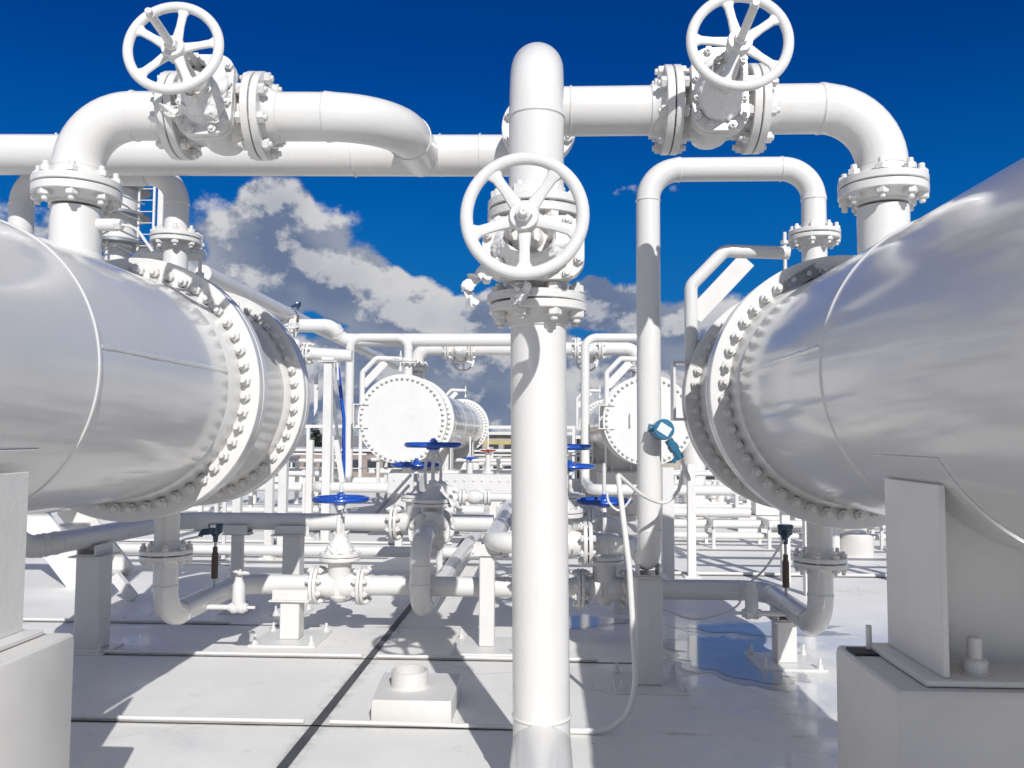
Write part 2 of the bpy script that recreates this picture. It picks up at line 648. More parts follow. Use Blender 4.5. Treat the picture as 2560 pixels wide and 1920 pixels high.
def pipe(label, pts, r, fil, ends=(), n=28, weld=0.012, group=None, name='pipe', cat='pipe', m=None, extra=None, seg=12):
    """ends: list of (index 0 or -1, flange radius, bolts, bolt size)"""
    pts = [Vector(p) for p in pts]
    root = thing(name, label, cat, pts[0], group)
    q = list(pts)
    mb = MB()
    P = list(pts)
    for (k, fr, nb, bd) in ends:
        d = (pts[0] - pts[1]) if k == 0 else (pts[-1] - pts[-2])
        d.normalize()
        th = fr * 0.17
        neck = fr * .3
        flange(root, pts[k], d, r, fr, th, neck, nb, bd)
        P[k] = pts[k] - d * (th + neck * .97)
    mb.tube(P, r, fil, n, weld, True, seg)
    if extra:
        extra(mb)
    part('pipe_run', mb, m or WHITE, root)
    return root


def rrect(hx, hy, rad, n=6):
    out = []
    for cx, cy, a0 in ((hx - rad, hy - rad, 0), (-hx + rad, hy - rad, 90), (-hx + rad, -hy + rad, 180), (hx - rad, -hy + rad, 270)):
        for i in range(n + 1):
            a = radians(a0 + 90 * i / n)
            out.append((cx + rad * cos(a), cy + rad * sin(a)))
    return out


def hand_wheel(parent, M, R, r, mtl, spokes=5, ph=0.0, hub=0.05, lite=False, dish=0.03):
    mb = MB()
    mb.torus(R - r, r, M, 56 if not lite else 32, 12 if not lite else 6, 0.9)
    for i in range(spokes):
        a = ph + 2 * pi * i / spokes
        d = Vector((cos(a), sin(a), 0))
        w = Vector((-sin(a), cos(a), 0))
        rings = []
        for tt, ww, hh in ((0.0, .062, .024), (.14, .044, .02), (.5, .034, .016), (.82, .036, .016), (.92, .050, .018), (1.0, .085, .017)):
            rad = hub * .6 + (R - r * 1.6 - hub * .6) * tt
            cc = d * rad + Vector((0, 0, -dish * (1 - tt) * .5))
            ring = []
            for j in range(10):
                b = 2 * pi * j / 10
                ring.append(tuple(cc + w * (ww * .62 * cos(b) * R / .25) + Vector((0, 0, hh * .75 * sin(b)))))
            rings.append(ring)
        mb.loft(rings, M)
    mb.lathe([(0, -.045), (hub * .9, -.045), (hub, -.038), (hub, .012), (hub * .92, .02), (0, .02)], M, 28)
    return part('hand_wheel', mb, mtl, parent)


def gate_valve(label, o, flow, bon, r, fr, ftf, blen, wr, wheel_mat=None, ph=0.3, stem=0.2, wrap=True, lite=False, nb=8, bd=0.026, group='gate valves of the pipework', scale=None, nut=True, wheel_spokes=5, rb=0.0):
    """gate valve: flow axis, bonnet axis"""
    o = Vector(o)
    root = thing('gate_valve', label, 'valve', o, group)
    k = scale or r / 0.1365
    x = Vector(flow).normalized()
    z = Vector(bon).normalized()
    z = (z - x * z.dot(x)).normalized()
    M = frame(o, z, x)
    th = fr * .17
    # body with its two end necks
    mb = MB()
    for sg in (-1, 1):
        Mx = M @ frame((0, 0, 0), (sg, 0, 0), (0, 1, 0))
        mb.lathe([(0, .04 * k), (r * 1.35, .04 * k), (r * 1.18, ftf / 2 - th - .07 * k), (r * 1.15, ftf / 2 - th - .03 * k), (r * 1.3, ftf / 2 - th + .001)], Mx, 32)
        mb.lathe([(r * .9, ftf / 2 - th), (fr - .003, ftf / 2 - th), (fr, ftf / 2 - th + .003), (fr, ftf / 2 - .003), (fr - .003, ftf / 2), (0, ftf / 2)], Mx, 44)
    if rb:
        mb.lathe([(0, -.14), (.05, -.135), (.085, -.10), (.10, 0), (.10, .19), (.115, .216), (0, .216)], M, 32)
    rings = []
    for h, sx, sy in () if rb else ((-.205, .045, .09), (-.20, .075, .125), (-.17, .098, .16), (-.10, .108, .185), (0, .112, .20), (.08, .108, .20), (.15, .112, .205), (.175, .125, .215)):
        rings.append([(px * k, py * k, h * k) for px, py in rrect(sx, sy, sx * .85, 5)])
    if rings:
        mb.loft(rings, M)
    body = part('body', mb, CAST, root)
    # bolted bonnet flange pair (oval)
    mb = MB()
    ov = [(a * k, b * k) for a, b in rrect(.150, .238, .10, 7)]
    zf = .172 * k
    if rb:
        ov = [(rb * cos(2 * pi * i / 40), rb * sin(2 * pi * i / 40)) for i in range(40)]
        zf = .215
    ovs = [(a * .985, b * .99) for a, b in ov]
    f2 = (.033, .039, .074) if not rb else (.030, .036, .068)
    fk = 1 if rb else k
    for z0, z1 in ((zf, zf + f2[0] * fk), (zf + f2[1] * fk, zf + f2[2] * fk)):
        mb.loft([[(a, b, z0) for a, b in ovs], [(a, b, z0 + .003) for a, b in ov], [(a, b, z1 - .003) for a, b in ov], [(a, b, z1) for a, b in ovs]], M)
    bf = part('bonnet_flange', mb, WHITE, root)
    g = MB().prism([(a * .93, b * .93) for a, b in ov], zf + f2[0] * fk - .0005, zf + f2[1] * fk + .0005, M)
    part('gasket', g, GASKET, bf)
    bm = bolt_mesh(0.024 * k, .075 * k)
    if rb and not lite:
        for i in range(10):
            a = 2 * pi * (i + .5) / 10
            put('bolt', bm, M @ Matrix.Translation((rb * .84 * cos(a), rb * .84 * sin(a), zf + .034)), bf)
    elif not lite:
        for (a, b) in [(sa * .125, c) for sa in (-1, 1) for c in (-.16, -.055, .055, .16)] + [(-.06, .213), (.06, .213), (-.06, -.213), (.06, -.213)]:
            put('bolt', bm, M @ Matrix.Translation((a * k, b * k, .209 * k)), bf)
    # bonnet: oval dome tapering to the gland
    mb = MB()
    rings = []
    top = blen * .52
    for h, sx, sy in ((.245 * k, .105 * k, .19 * k), (.27 * k, .085 * k, .155 * k), ((.27 * k + top) / 2, .065 * k, .10 * k), (top - .02, .055 * k, .07 * k), (top, .052 * k, .06 * k)):
        rings.append([(px, py, h) for px, py in rrect(sx, sy, sx * .9, 5)])
    if rb:
        mb.lathe([(0, zf + .066), (rb * .70, zf + .066), (rb * .62, zf + .085), (rb * .36, top - .05), (rb * .30, top), (0, top)], M, 32)
    else:
        mb.loft(rings, M)
    mb.lathe([(0, top - .01), (.085 * k, top - .01), (.088 * k, top - .006), (.088 * k, top + .012), (.06 * k, top + .016), (.045 * k, top + .05), (0, top + .05)], M, 20)
    part('bonnet', mb, CAST, root)
    # yoke: two arms joined by a head
    mb = MB()
    yt = blen - .055
    w0, w1 = .082 * max(k, .75), .058 * max(k, .75)
    for sg in (-1, 1):
        rings = []
        for q in range(9):
            u = q / 8
            h = top - .03 + (yt - top + .03) * u
            wy = w0 + (w1 * .62 - w0) * max(0, (u - .72) / .28) ** 1.6 + .012 * sin(pi * min(1, u / .8))
            rings.append([tuple(Vector((.018 * cos(b), sg * wy + .014 * sin(b), h))) for b in [2 * pi * j / 8 for j in range(8)]])
        mb.loft(rings, M)
    mb.lathe([(0, yt - .03), (w1 * .75, yt - .03), (w1 * .9, yt - .01), (w1 * .9, yt + .015), (w1 * .7, yt + .02), (0, yt + .02)], M, 20)
    part('yoke', mb, CAST, root)
    mb = MB()
    sr = .021 if r > .1 else .017
    end = blen + .045 + stem
    mb.lathe([(0, top + .03), (sr, top + .03), (sr, end - .03), (sr * .8, end - .026), (sr * .8, end - .004), (sr * .6, end), (sr * .25, end), (0, end - .008)], M, 14)
    part('stem', mb, STEEL if stem > .1 else WHITE, root)
    Mw = M @ Matrix.Translation((0, 0, blen))
    hw = hand_wheel(root, Mw, wr, wr * .10, wheel_mat or WHITE, wheel_spokes, ph, wr * .235, lite)
    mb = MB()
    hr = wr * .135
    mb.lathe([(0, .019), (hr, .019), (hr, .04), (hr * .88, .047), (0, .047)], Mw, 6, 0.4)
    mb.lathe([(0, .046), (hr * .62, .046), (hr * .62, .058), (hr * .5, .062), (0, .062)], Mw, 20)
    part('wheel_nut', mb, wheel_mat or WHITE, hw)
    if wrap:
        # crumpled cloth tied round the gland
        rings = []
        n = 96
        h0, h1 = (zf + .07 if rb else .255 * k), min(top + .07, blen * .68)
        for q in range(44):
            u = q / 43
            h = h0 + (h1 - h0) * u
            base = (.075 * (1 - u) ** 2 + .088 + .012 * sin(u * 7)) * max(k, .72) * (1.25 if rb else 1)
            ring = []
            for j in range(n):
                a = 2 * pi * j / n
                n1 = noise.noise(Vector((cos(a) * 1.3 + o.x * 3, sin(a) * 1.3 + o.z, u * 2.0)))
                w = u * 5 + a * 1.1 + n1 * 2.0
                n2 = 1 - 2 * abs(noise.noise(Vector((cos(a) * 2 + 9, sin(a) * 2 + o.x, w * 1.3))))
                n3 = 1 - 2 * abs(noise.noise(Vector((cos(a) * 5 + 2, sin(a) * 5 + o.x, w * 3.1))))
                rad = base * (1 + .10 * n1 + .075 * n2 + .045 * n3)
                ring.append((rad * .80 * cos(a), rad * 1.08 * sin(a), h + .02 * n1))
            rings.append(ring)
        mb = MB()
        mb.loft(rings, M, False)
        part('cloth_wrap', mb, CLOTH, root, angle=50)
    return root


# ------------------------------------------------------------------ ground
def sheet(x0, y0, x1, y1, z, jag=None):
    return MB().add([(x0, y0, z), (x1, y0, z), (x1, y1, z), (x0, y1, z)], [(0, 1, 2, 3)])


struct('deck_floor', MB().box(0, 9.0, -0.25, 44, 46, 0.5, None, 0.01), DECK)
struct('ground', sheet(-2500, -400, 2500, 4000, -6.0), FARG)
# dark open joint running away from the viewer and thin seams
jm = MB()
jm.add([(-1.412, 1, .004), (-1.35, 1, .004), (-1.352, 14, .004), (-1.41, 14, .004)], [(0, 1, 2, 3)])
struct('floor_joint', jm, mat('dark_joint_filler', (0.075, 0.075, 0.08), 0.6, var=0.3, bump=0.8))
for (yy, x0, x1) in ((13.2, -9, -1.5), (12.0, -9, -1.5), (14.8, -9, 1), (10.6, .3, 9)):
    sm = MB().add([(x0, yy, .004), (x1, yy, .004), (x1, yy + .035, .004), (x0, yy + .035, .004)], [(0, 1, 2, 3)])
    struct('floor_seam', sm, GASKET)
    single('floor_conduit', MB().tube([(x0, yy + .06, .022), (x1, yy + .06, .022)], .02, 0, 10, 0), WHITE,
           {13.2: 'thin floor conduit, middle one of the three far back at left', 12.0: 'thin floor conduit, nearest of the three far back at left', 14.8: 'thin floor conduit, farthest of the three far back at left', 10.6: 'thin floor conduit far back behind the right U bend'}[yy], 'conduit', 'thin conduits on the deck')


DAMP = mat('damp_deck', (0.50, 0.485, 0.455), 0.28, coat=0.5, var=0.15, bump=0.3, bscale=30, croug=0.12)


def puddle(cx, cy, sx, sy, seed, name='puddle', m=None, z=.0045):
    m = m or WATER
    if m is WATER:
        puddle(cx, cy, sx * 1.22, sy * 1.2, seed, 'damp_patch', DAMP, .0022)
    n = 144
    pts = []
    for i in range(n):
        a = 2 * pi * i / n
        k = 1 + .5 * noise.noise(Vector((cos(a) * 1.6 + seed, sin(a) * 1.6, seed))) + .22 * noise.noise(Vector((cos(a) * 5, sin(a) * 5 + seed, 3)))
        k += .07 * noise.noise(Vector((cos(a) * 14, sin(a) * 14 + seed, 3)))
        pts.append((cx + sx * k * cos(a), cy + sy * k * sin(a), z))
    struct(name, MB().add(pts, [tuple(range(n))]), m)


puddle(1.50, 6.85, .50, .62, 3.1)
puddle(2.0, 7.75, .55, .25, 8.4)
puddle(0.32, 7.9, .35, .25, 5.4)


def anchor(root, x, y, z, h=.07):
    M = Matrix.Translation((x, y, z))
    b = MB()
    b.lathe([(0, 0), (.03, 0), (.03, .004), (.0225, .005), (.0225, .024), (.019, .027), (.012, .028), (.012, h), (.009, h + .003), (0, h + .003)], M, 6)
    return part('anchor_bolt', b, WHITE, root)


def pipe_support(label, x, y, top, axis='x', w=.13, base=.34, pr=.084, plate=True, group='posts carrying the low pipes', z0=0.0, shoe=.24, nbolt=4, hang=.0, gusset=False, baseoff=(0, 0)):
    root = thing('pipe_support', label, 'pipe support', (x, y, z0), group)
    th = .016
    pt = top
    mb = MB()
    bh = 0.012
    mb.box(x, y, (z0 + th + pt - bh) / 2, w, w, pt - bh - z0 - th - .002, None, .008)
    part('post', mb, STEEL, root)
    if plate:
        bx, by = x + baseoff[0], y + baseoff[1]
        part('base_plate', MB().box(bx, by, z0 + th / 2, base, base, th, None, .003), STEEL, root)
        k = base / 2 - .045
        for sx, sy in ((-1, -1), (1, -1), (1, 1), (-1, 1))[:nbolt]:
            anchor(root, bx + sx * k, by + sy * k, z0 + th)
    mb = MB()
    tw = w * 1.35
    if axis == 'x':
        mb.box(x, y, pt - bh / 2, shoe * 1.15, tw, bh, None, .002)
    else:
        mb.box(x, y, pt - bh / 2, tw, shoe * 1.15, bh, None, .002)
    part('top_plate', mb, STEEL, root)
    # U shaped shoe the pipe sits in: outline across the pipe, extruded along it
    hh = .085
    iw = pr * .78
    wt = .012
    out = [(-iw - wt, 0), (iw + wt, 0), (iw + wt, hh), (iw, hh), (iw, wt), (-iw, wt), (-iw, hh), (-iw - wt, hh)]
    o = (x, y, pt + .001)
    M = frame(o, (1, 0, 0), (0, 1, 0)) if axis == 'x' else frame(o, (0, 1, 0), (-1, 0, 0))
    # local x -> across, local y -> up
    zz = Vector((1, 0, 0)) if axis == 'x' else Vector((0, 1, 0))
    up = Vector((0, 0, 1))
    xx = up.cross(zz)
    M = Matrix((xx, up, zz)).transposed().to_4x4()
    M.translation = Vector(o)
    L = shoe
    n = len(out)
    vs = [(a, b, -L / 2) for a, b in out] + [(a, b, L / 2) for a, b in out]
    fs = [(i, (i + 1) % n, n + (i + 1) % n, n + i) for i in range(n)]
    fs += [(0, 1, 4, 5), (1, 2, 3, 4), (0, 5, 6, 7)]
    fs += [(n + 5, n + 4, n + 1, n + 0), (n + 4, n + 3, n + 2, n + 1), (n + 7, n + 6, n + 5, n + 0)]
    part('shoe', MB().add(vs, fs, M), STEEL, root)
    return root


# ------------------------------------------------------------------ exchangers
ZT = 2.035
XL, XR = -2.68, 1.866
RB, RF = .70, .85
R6, R10 = .084, .1365
ZTOP, ZLOW, ZRUN = 3.59, .90, .445
ZC, ZLOOP, ZH, ZN, ZL = 3.72, 3.63, 3.64, 3.13, 3.565


def exchanger(label, x, yf, s, near, ped_labels, dn=-.48, sx0=0.0):
    Y = lambda d: yf + s * d
    root = thing('heat_exchanger', label, 'tank', (x, Y(0), 0), 'white heat exchangers')
    A = frame((x, yf, ZT), (0, s, 0), (1, 0, 0))        # local z along +d
    L = 10.4
    n = 128 if near else 80
    sh = MB()
    prof = [(0, -L - .35), (.35, -L - .30), (.60, -L - .15), (RB, -L), (RB, -1.72), (RB, -1.716)]
    seam = []
    for c in (-6.2, -3.9, -1.62):
        seam += [(RB, c - .014), (RB + .006, c - .008), (RB + .007, c), (RB + .006, c + .008), (RB, c + .014)]
    prof = [(0, -L - .35), (.35, -L - .30), (.60, -L - .15), (RB, -L)] + seam + [(RB, -.13), (RB + .004, -.125), (RB + .018, -.06), (RB + .03, -.015), (RB + .035, .002)]
    sh.lathe(prof, A, n)
    shell = part('shell', sh, SHELL, root)
    # longitudinal weld bead from the last seam to the flange, on the side facing the aisle
    bead = MB()
    sd = 1 if x < 0 else -1
    dz = .10
    bx = x + sd * sqrt(RB * RB - dz * dz)
    pts = [(bx + sd * .001 + .0015 * random.uniform(-1, 1), Y(-1.6 + 1.46 * i / 30), ZT + dz + .0015 * random.uniform(-1, 1)) for i in range(31)]
    rings = []
    for i, p in enumerate(pts):
        w = .012 + .002 * sin(i * 2.3)
        rings.append([(p[0] + .35 * w * cos(a), p[1], p[2] + w * sin(a)) for a in [2 * pi * j / 8 for j in range(8)]])
    bead.loft(rings)
    part('weld_bead', bead, SHELL, shell)
    # body flange pair
    f1 = MB().lathe([(RB - .02, 0), (RF - .004, 0), (RF, .004), (RF, .068), (RF - .004, .072), (RB - .02, .072)], A, n)
    f1 = part('shell_flange', f1, WHITE, root)
    g = MB().lathe([(RB, .0722), (RB + .10, .0722), (RB + .10, .0858), (RB, .0858)], A, n)
    part('gasket', g, GASKET, f1)
    bolt_ring(f1, (x, Y(.079), ZT), (0, s, 0), .765, 48, .034, .158, pi / 48, .9, .9)
    ch = MB().lathe([(RB - .02, .086), (RF - .004, .086), (RF, .090), (RF, .154), (RF - .004, .158), (RB + .035, .158), (RB + .03, .17), (RB + .004, .24), (RB, .25),
                     (RB, .96), (RB + .004, .965), (RB + .035, 1.02), (RB + .035, 1.03), (RF - .02, 1.03), (RF - .016, 1.034), (RF - .016, 1.09), (RF - .02, 1.094), (RB - .02, 1.094)], A, n)
    part('channel', ch, WHITE, root)
    cv = MB().lathe([(RB, 1.104), (RF - .018, 1.104), (RF - .014, 1.108), (RF - .014, 1.176), (RF - .018, 1.18), (0, 1.18)], A, n)
    cover = part('cover', cv, WHITE, root)
    g = MB().lathe([(RB, 1.0942), (RB + .09, 1.0942), (RB + .09, 1.1038), (RB, 1.1038)], A, n)
    part('gasket', g, GASKET, cover)
    bolt_ring(cover, (x, Y(1.105), ZT), (0, s, 0), .765, 48, .032, .15, 0, .9, .9)
    if not near:
        # two pull handles on the cover and the flange at the rear end of the shell
        for hx in (-.34, .34):
            h = MB().tube([(x + hx, Y(1.178), ZT + .12), (x + hx, Y(1.24), ZT + .12), (x + hx, Y(1.24), ZT - .12), (x + hx, Y(1.178), ZT - .12)], .012, .02, 8, 0)
            if hx < 0 and x > 0:
                part('handle', h, WHITE, cover)
        rf = MB().lathe([(RB - .02, -9.86), (RF, -9.86), (RF, -9.72), (RB - .02, -9.72)], A, n)
        rf = part('rear_flange', rf, WHITE, root)
        mb = bolt_ring(None, (x, Y(-9.79), ZT), (0, s, 0), .77, 48, .034, .14, 0, .8, .8, merge=True)
        o = part('bolt', mb, CAST, rf)
        o['kind'] = 'stuff'
    # nozzles
    nz = MB()
    yN = Y(dn)
    nz.lathe([(R10 + .02, ZT + RB - .06), (R10 + .016, ZT + RB + .02), (R10, ZT + RB + .03), (R10, 3.02)], Matrix.Translation((x, yN, 0)), 40)
    part('top_nozzle', nz, WHITE, root)
    flange(root, (x, yN, ZN), (0, 0, 1), R10, .235, .046, .05, 8 if near else 8, .034, .39, out=.8, tail=.8)
    yC = Y(.6)
    nz = MB().lathe([(R6 + .05, ZT + RB - .03), (R6 + .03, ZT + RB + .0), (R6 + .004, ZT + RB + .10), (R6, 3.10)], Matrix.Translation((x, yC, 0)), 32)
    part('channel_nozzle', nz, WHITE, root)
    flange(root, (x, yC, 3.145), (0, 0, 1), R6, .175, .03, .06, 8, .026, .39, out=.8, tail=.8)
    nz = MB().lathe([(R6 + .012, ZT - RB + .03), (R6 + .01, ZT - RB - .02), (R6, ZT - RB - .03), (R6, .96)], Matrix.Translation((x, yC, 0)), 32)
    part('bottom_nozzle', nz, WHITE, root)
    flange(root, (x, yC, .905), (0, 0, -1), R6, .178, .03, .06, 8, .026, .39, out=.8, tail=.8)
    # saddles with their base plates
    for q, dc in enumerate((-2.18, -7.6)):
        if near and q:
            continue
        yc = Y(dc)
        hw, zt0 = .555, .948
        sd_ = thing  # keep names short
        mb = MB()
        zz = lambda xx: ZT - sqrt((RB + .012) ** 2 - xx * xx)
        mb_w = []
        out = [(-hw, zt0 + .02), (hw, zt0 + .02)] + [(hw * cos(pi * i / 16), 0) for i in range(17)]
        poly = [(-hw, zt0 + .02), (hw, zt0 + .02)] + [(hw - 2 * hw * i / 16, zz(hw - 2 * hw * i / 16) + .004) for i in range(17)]
        nP = len(poly)
        vs = [(x + a, yc - .012, b) for a, b in poly] + [(x + a, yc + .012, b) for a, b in poly]
        fs = [tuple(range(nP)), tuple(reversed(range(nP, 2 * nP)))] + [(i, (i + 1) % nP, nP + (i + 1) % nP, nP + i) for i in range(nP)]
        mb.add(vs, fs)
        hgt = zz(hw) + .004
        for sg in (-1, 1):
            xx = x + sx0 + sg * (hw - .01)
            mb.box(xx, yc, (zt0 + .02 + hgt) / 2, .022, .44, hgt - zt0 - .02, None, .003)
        mb.box(x, yc, (zt0 + .02 + zz(0)) / 2, .02, .42, zz(0) - zt0 - .02, None, .003)
        sad = part('saddle', mb, STEEL, root)
        wr = MB()
        ang = radians(60)
        vs, fs = [], []
        m = 28
        for i in range(m + 1):
            a = -ang + 2 * ang * i / m
            for rr, yy in ((RB + .001, -.29), (RB + .011, -.287), (RB + .011, .287), (RB + .001, .29)):
                vs.append((x + rr * sin(a), yc + yy, ZT - rr * cos(a)))
        for i in range(m):
            for j in range(3):
                fs.append((i * 4 + j, i * 4 + j + 1, (i + 1) * 4 + j + 1, (i + 1) * 4 + j))
        fs += [(0, 1, 2, 3), (m * 4 + 3, m * 4 + 2, m * 4 + 1, m * 4)]
        wr.add(vs, fs)
        part('wrapper_plate', wr, SHELL, root)
        bp = part('base_plate', MB().box(x + sx0, yc, zt0 + .01, 1.25, .50, .02, None, .004), STEEL, root)
        for sx in (-1, 1):
            for sy in (-1, 1):
                put('anchor_bolt', anchor_big(), Matrix.Translation((x + sx0 + sx * .42, yc + sy * .15, zt0 + .0205)), bp)
        mb = MB()
        ncut = 14
        ring_ = rrect(.73, .29, .012, 2)
        rings = []
        for zz_, k in ((0.0, 1.0), (.3, 1.0), (.6, 1.0), (.918, 1.0), (.936, .996), (.945, .984)):
            rings.append([(x + sx0 + a * k + (.004 * noise.noise(Vector((a * 9, b * 9, zz_ * 4)))), yc + b * k, zz_) for a, b in ring_])
        mb.loft(rings)
        single('concrete_pedestal', mb, CONC, ped_labels[q], 'pedestal', 'white concrete pedestals', angle=25)
    return root


_ab = []


def anchor_big():
    if not _ab:
        _ab.append(MB().lathe([(0, 0), (.052, 0), (.052, .004), (.04, .005), (.04, .042), (.034, .048), (.024, .049), (.024, .115), (.02, .119), (0, .119)], None, 12).mesh('anchor_bolt', STEEL))
    return _ab[0]


YN, YM = 5.20, 16.45
exL = exchanger('large white heat exchanger filling the left edge, its bolted flanges facing the central pipe', XL, YN, 1, True, ['white concrete pedestal at the bottom left corner'], -.66, .06)
exR = exchanger('large grey-shaded white heat exchanger filling the right edge of the view', XR, YN, 1, True, ['white concrete pedestal at the bottom right corner'], -.58, -.02)
exML = exchanger('distant heat exchanger with round sunlit cover, left of the central pipe', XL, YM, -1, False,
                 ['white concrete pedestal under the front of the distant left exchanger', 'white concrete pedestal under the rear of the distant left exchanger'])
exMR = exchanger('distant heat exchanger with round sunlit cover and a pull handle, right of the central pipe', XR, YM, -1, False,
                 ['white concrete pedestal under the front of the distant right exchanger', 'white concrete pedestal under the rear of the distant right exchanger'])

# small fittings on the near tanks
nub = MB()
yN = YN - .66
nub.rod((XL + R10 - .02, yN, 2.93), (XL + R10 + .10, yN, 2.93), .036, 20)
nub.lathe([(0, 0), (.033, 0), (.033, .03), (0, .03)], frame((XL + R10 + .10, yN, 2.93), (1, 0, 0)), 6)
nub.tube([(XL + R10 + .12, yN, 2.93), (XL + .32, yN + .05, 2.93), (XL + .40, yN + .1, 2.80)], .009, .08, 8, 0)
part('capped_branch', nub, WHITE, exL)
cc = MB()
a, b = at(1968, 716, 5.17), at(2040, 672, 5.17)
dd = (b - a).normalized()
nn = Vector((0, -1, 0))
uu = dd.cross(nn).normalized()
for off, w_, h_ in ((0, .075, .006), (.032, .006, .05), (-.032, .006, .05)):
    c1 = uu * off + (nn * (.0 if off == 0 else .025))
    cc.bar(a + c1, b + c1, w_ if off == 0 else .05, h_ if off == 0 else .006, up=nn if off == 0 else uu, c=.001)
part('nameplate_bracket', cc, GALV, exR)

# ------------------------------------------------------------------ top runs
def y_at(x, x0, y0, x1, y1):
    return y0 + (y1 - y0) * (x - x0) / (x1 - x0)


NY = YN - .66
NYR = YN - .58
# left run, slightly angled back to its tee
yl = lambda x: NY + (x - XL) * .04
vx = -1.875
va, vb = vx - .228, vx + .228
fl = Vector((1, .04, 0)).normalized()
vc = Vector((vx, yl(vx), ZL))
pipe('white elbow pipe rising from the left exchanger to the upper left gate valve',
     [(XL, NY, ZN + .008), (XL, NY, ZL), vc - fl * .236], R10, .381, [(0, .235, 0, 0), (-1, .245, 8, .034)], 40)
gate_valve('gate valve with white handwheel and long stem, upper left of the photo', vc, fl, (-.01, -1, .13), R10, .245, .456, .67, .250, None, radians(80), .25)
hy = 5.45
pipe('white pipe curving back from the upper left gate valve into the header',
     [vc + fl * .236, (-.87, yl(-.87), ZL), (-.85, hy, ZH - .02)], R10, .42, [(0, .245, 8, .034)], 40)
pipe('long white header pipe crossing the sky at upper left behind the gate valve',
     [(-9.5, hy + .02, ZH + .05), (-4.5, hy, ZH + .03), (-2.0, hy, ZH), (-.06, hy, ZH - .02)], R10, 0, (), 40,
     extra=lambda mb: [mb.torus(R10, .006, frame((q, hy, ZH - .01), (1, 0, 0)), 40, 8) for q in (-1.30, -.72, -.45)])

# central riser
CX = -.055
CY = 4.04
zl, zu = 2.385, 2.845
pipe('white pipe rising from the floor at the centre of the photo', [(CX + .035, CY, .28), (CX + .01, CY, zl)], R10, 0, [(-1, .240, 8, .036)], 56)
gate_valve('gate valve with large white handwheel facing the viewer on the central pipe', (CX, CY, (zl + zu) / 2 + .004), (0, 0, 1), (-.045, -1, -.012), R10, .240, zu - zl - .008, .80, .258, None, pi, .03, nb=8)
cy2 = 5.155
pipe('white central pipe bending back at the top of the photo', [(CX, CY, zu + .012), (CX, CY, ZC), (CX, cy2, ZC - .03)], R10, .381, [(0, .240, 8, .036), (-1, .235, 8, .034)], 56)
pipe('short white header end behind the central bend', [(CX, cy2 + .01, ZC - .03), (CX, 5.62, ZC - .05)], R10, 0, [(0, .235, 0, 0)], 40)
for o_ in [o for o in bpy.data.objects if o.type == 'EMPTY' and o.get('label', '').startswith('short white header')]:
    for c_ in list(o_.children):
        pass
pipe('white pipe on the floor running from the central pipe towards the viewer', [(CX + .035, CY + .02, .28), (CX + .035, -2.0, .28)], R10 + .004, 0, (), 56)
part('weld_collar', MB().torus(R10, .007, Matrix.Translation((CX + .035, CY, .418)), 56, 8), WHITE, bpy.data.objects[-1] if False else [o for o in bpy.data.objects if o.get('label', '').startswith('white pipe on the floor running')][0])

# right run
vx = .925
vc = Vector((vx, NYR, ZTOP))
ex = Vector((1, 0, 0))
pipe('white horizontal pipe between the central bend and the upper right gate valve', [(CX + .05, NYR, ZTOP), vc - ex * .236], R10, 0, [(-1, .245, 8, .034)], 40,
     extra=lambda mb: mb.torus(R10, .007, frame((CX + .185, NYR, ZTOP), (1, 0, 0)), 40, 8))
gate_valve('gate valve with white handwheel and stem, upper right, cut by the top edge', vc, (1, 0, 0), (.045, -1, .085), R10, .245, .456, .70, .258, None, radians(105), .27)
pipe('white elbow pipe dropping from the upper right gate valve to the right exchanger', [vc + ex * .236, (XR, NYR, ZTOP), (XR, NYR, ZN + .008)], R10, .381, [(0, .245, 8, .034), (-1, .235, 0, 0)], 40)

# channel loops of the near exchangers
YC = YN + .6
lo = 1.155
pipe('white pipe loop rising from the right exchanger and dropping in front of the sky', [(XR, YC, 3.153), (XR, YC, ZLOOP), (XR - lo, YC, ZLOOP), (XR - lo, YC, .88), (XR - lo, 6.75, .88), (.335, 6.75, .88)],
     R6, .22, [(0, .175, 0, 0), (-1, .18, 8, .028)], 32)
pipe('white pipe loop behind the left exchanger nozzle, its low end crossing the floor at left', [(XL, YC, 3.153), (XL, YC, ZLOOP), (XL - lo, YC, ZLOOP), (XL - lo, YC, .9), (-3.7, YC + .3, .92), (-3.68, 8.2, .88), (-1.50, 8.2, .88)],
     R6, .22, [(0, .175, 0, 0), (-1, .175, 8, .028)], 32)
# bottom U bends
pipe('white U bend under the left exchanger leading to the white gate valve', [(XL, YC, .897), (XL, YC, ZRUN), (XL, 7.2, ZRUN), (-1.995, 7.2, ZRUN)], R6, .23, [(0, .178, 0, 0), (-1, .165, 8, .026)], 32)
pipe('white U bend under the right exchanger running left along the floor', [(XR, YC, .897), (XR, YC, ZRUN), (XR, 7.2, ZRUN), (.70, 7.2, ZRUN)], R6, .23, [(0, .178, 0, 0), (-1, .165, 8, .026)], 32)
gate_valve('low white gate valve with a blue handwheel, nearest one at left', (-1.79, 7.2, ZRUN), (1, 0, 0), (0, 0, 1), R6, .165, .40, .74, .25, BLUE, .4, .10, bd=.026, rb=.175)
pipe('low white pipe between the two lower gate valves, passing behind the central pipe', [(-1.585, 7.2, ZRUN), (.29, 7.2, ZRUN)], R6, 0, [(0, .165, 8, .026), (-1, .165, 8, .026)], 32)
gate_valve('low white gate valve with a blue handwheel, just right of the central pipe', (.495, 7.2, ZRUN), (1, 0, 0), (0, 0, 1), R6, .165, .40, .74, .25, BLUE, .2, .28, wrap=False, rb=.165)

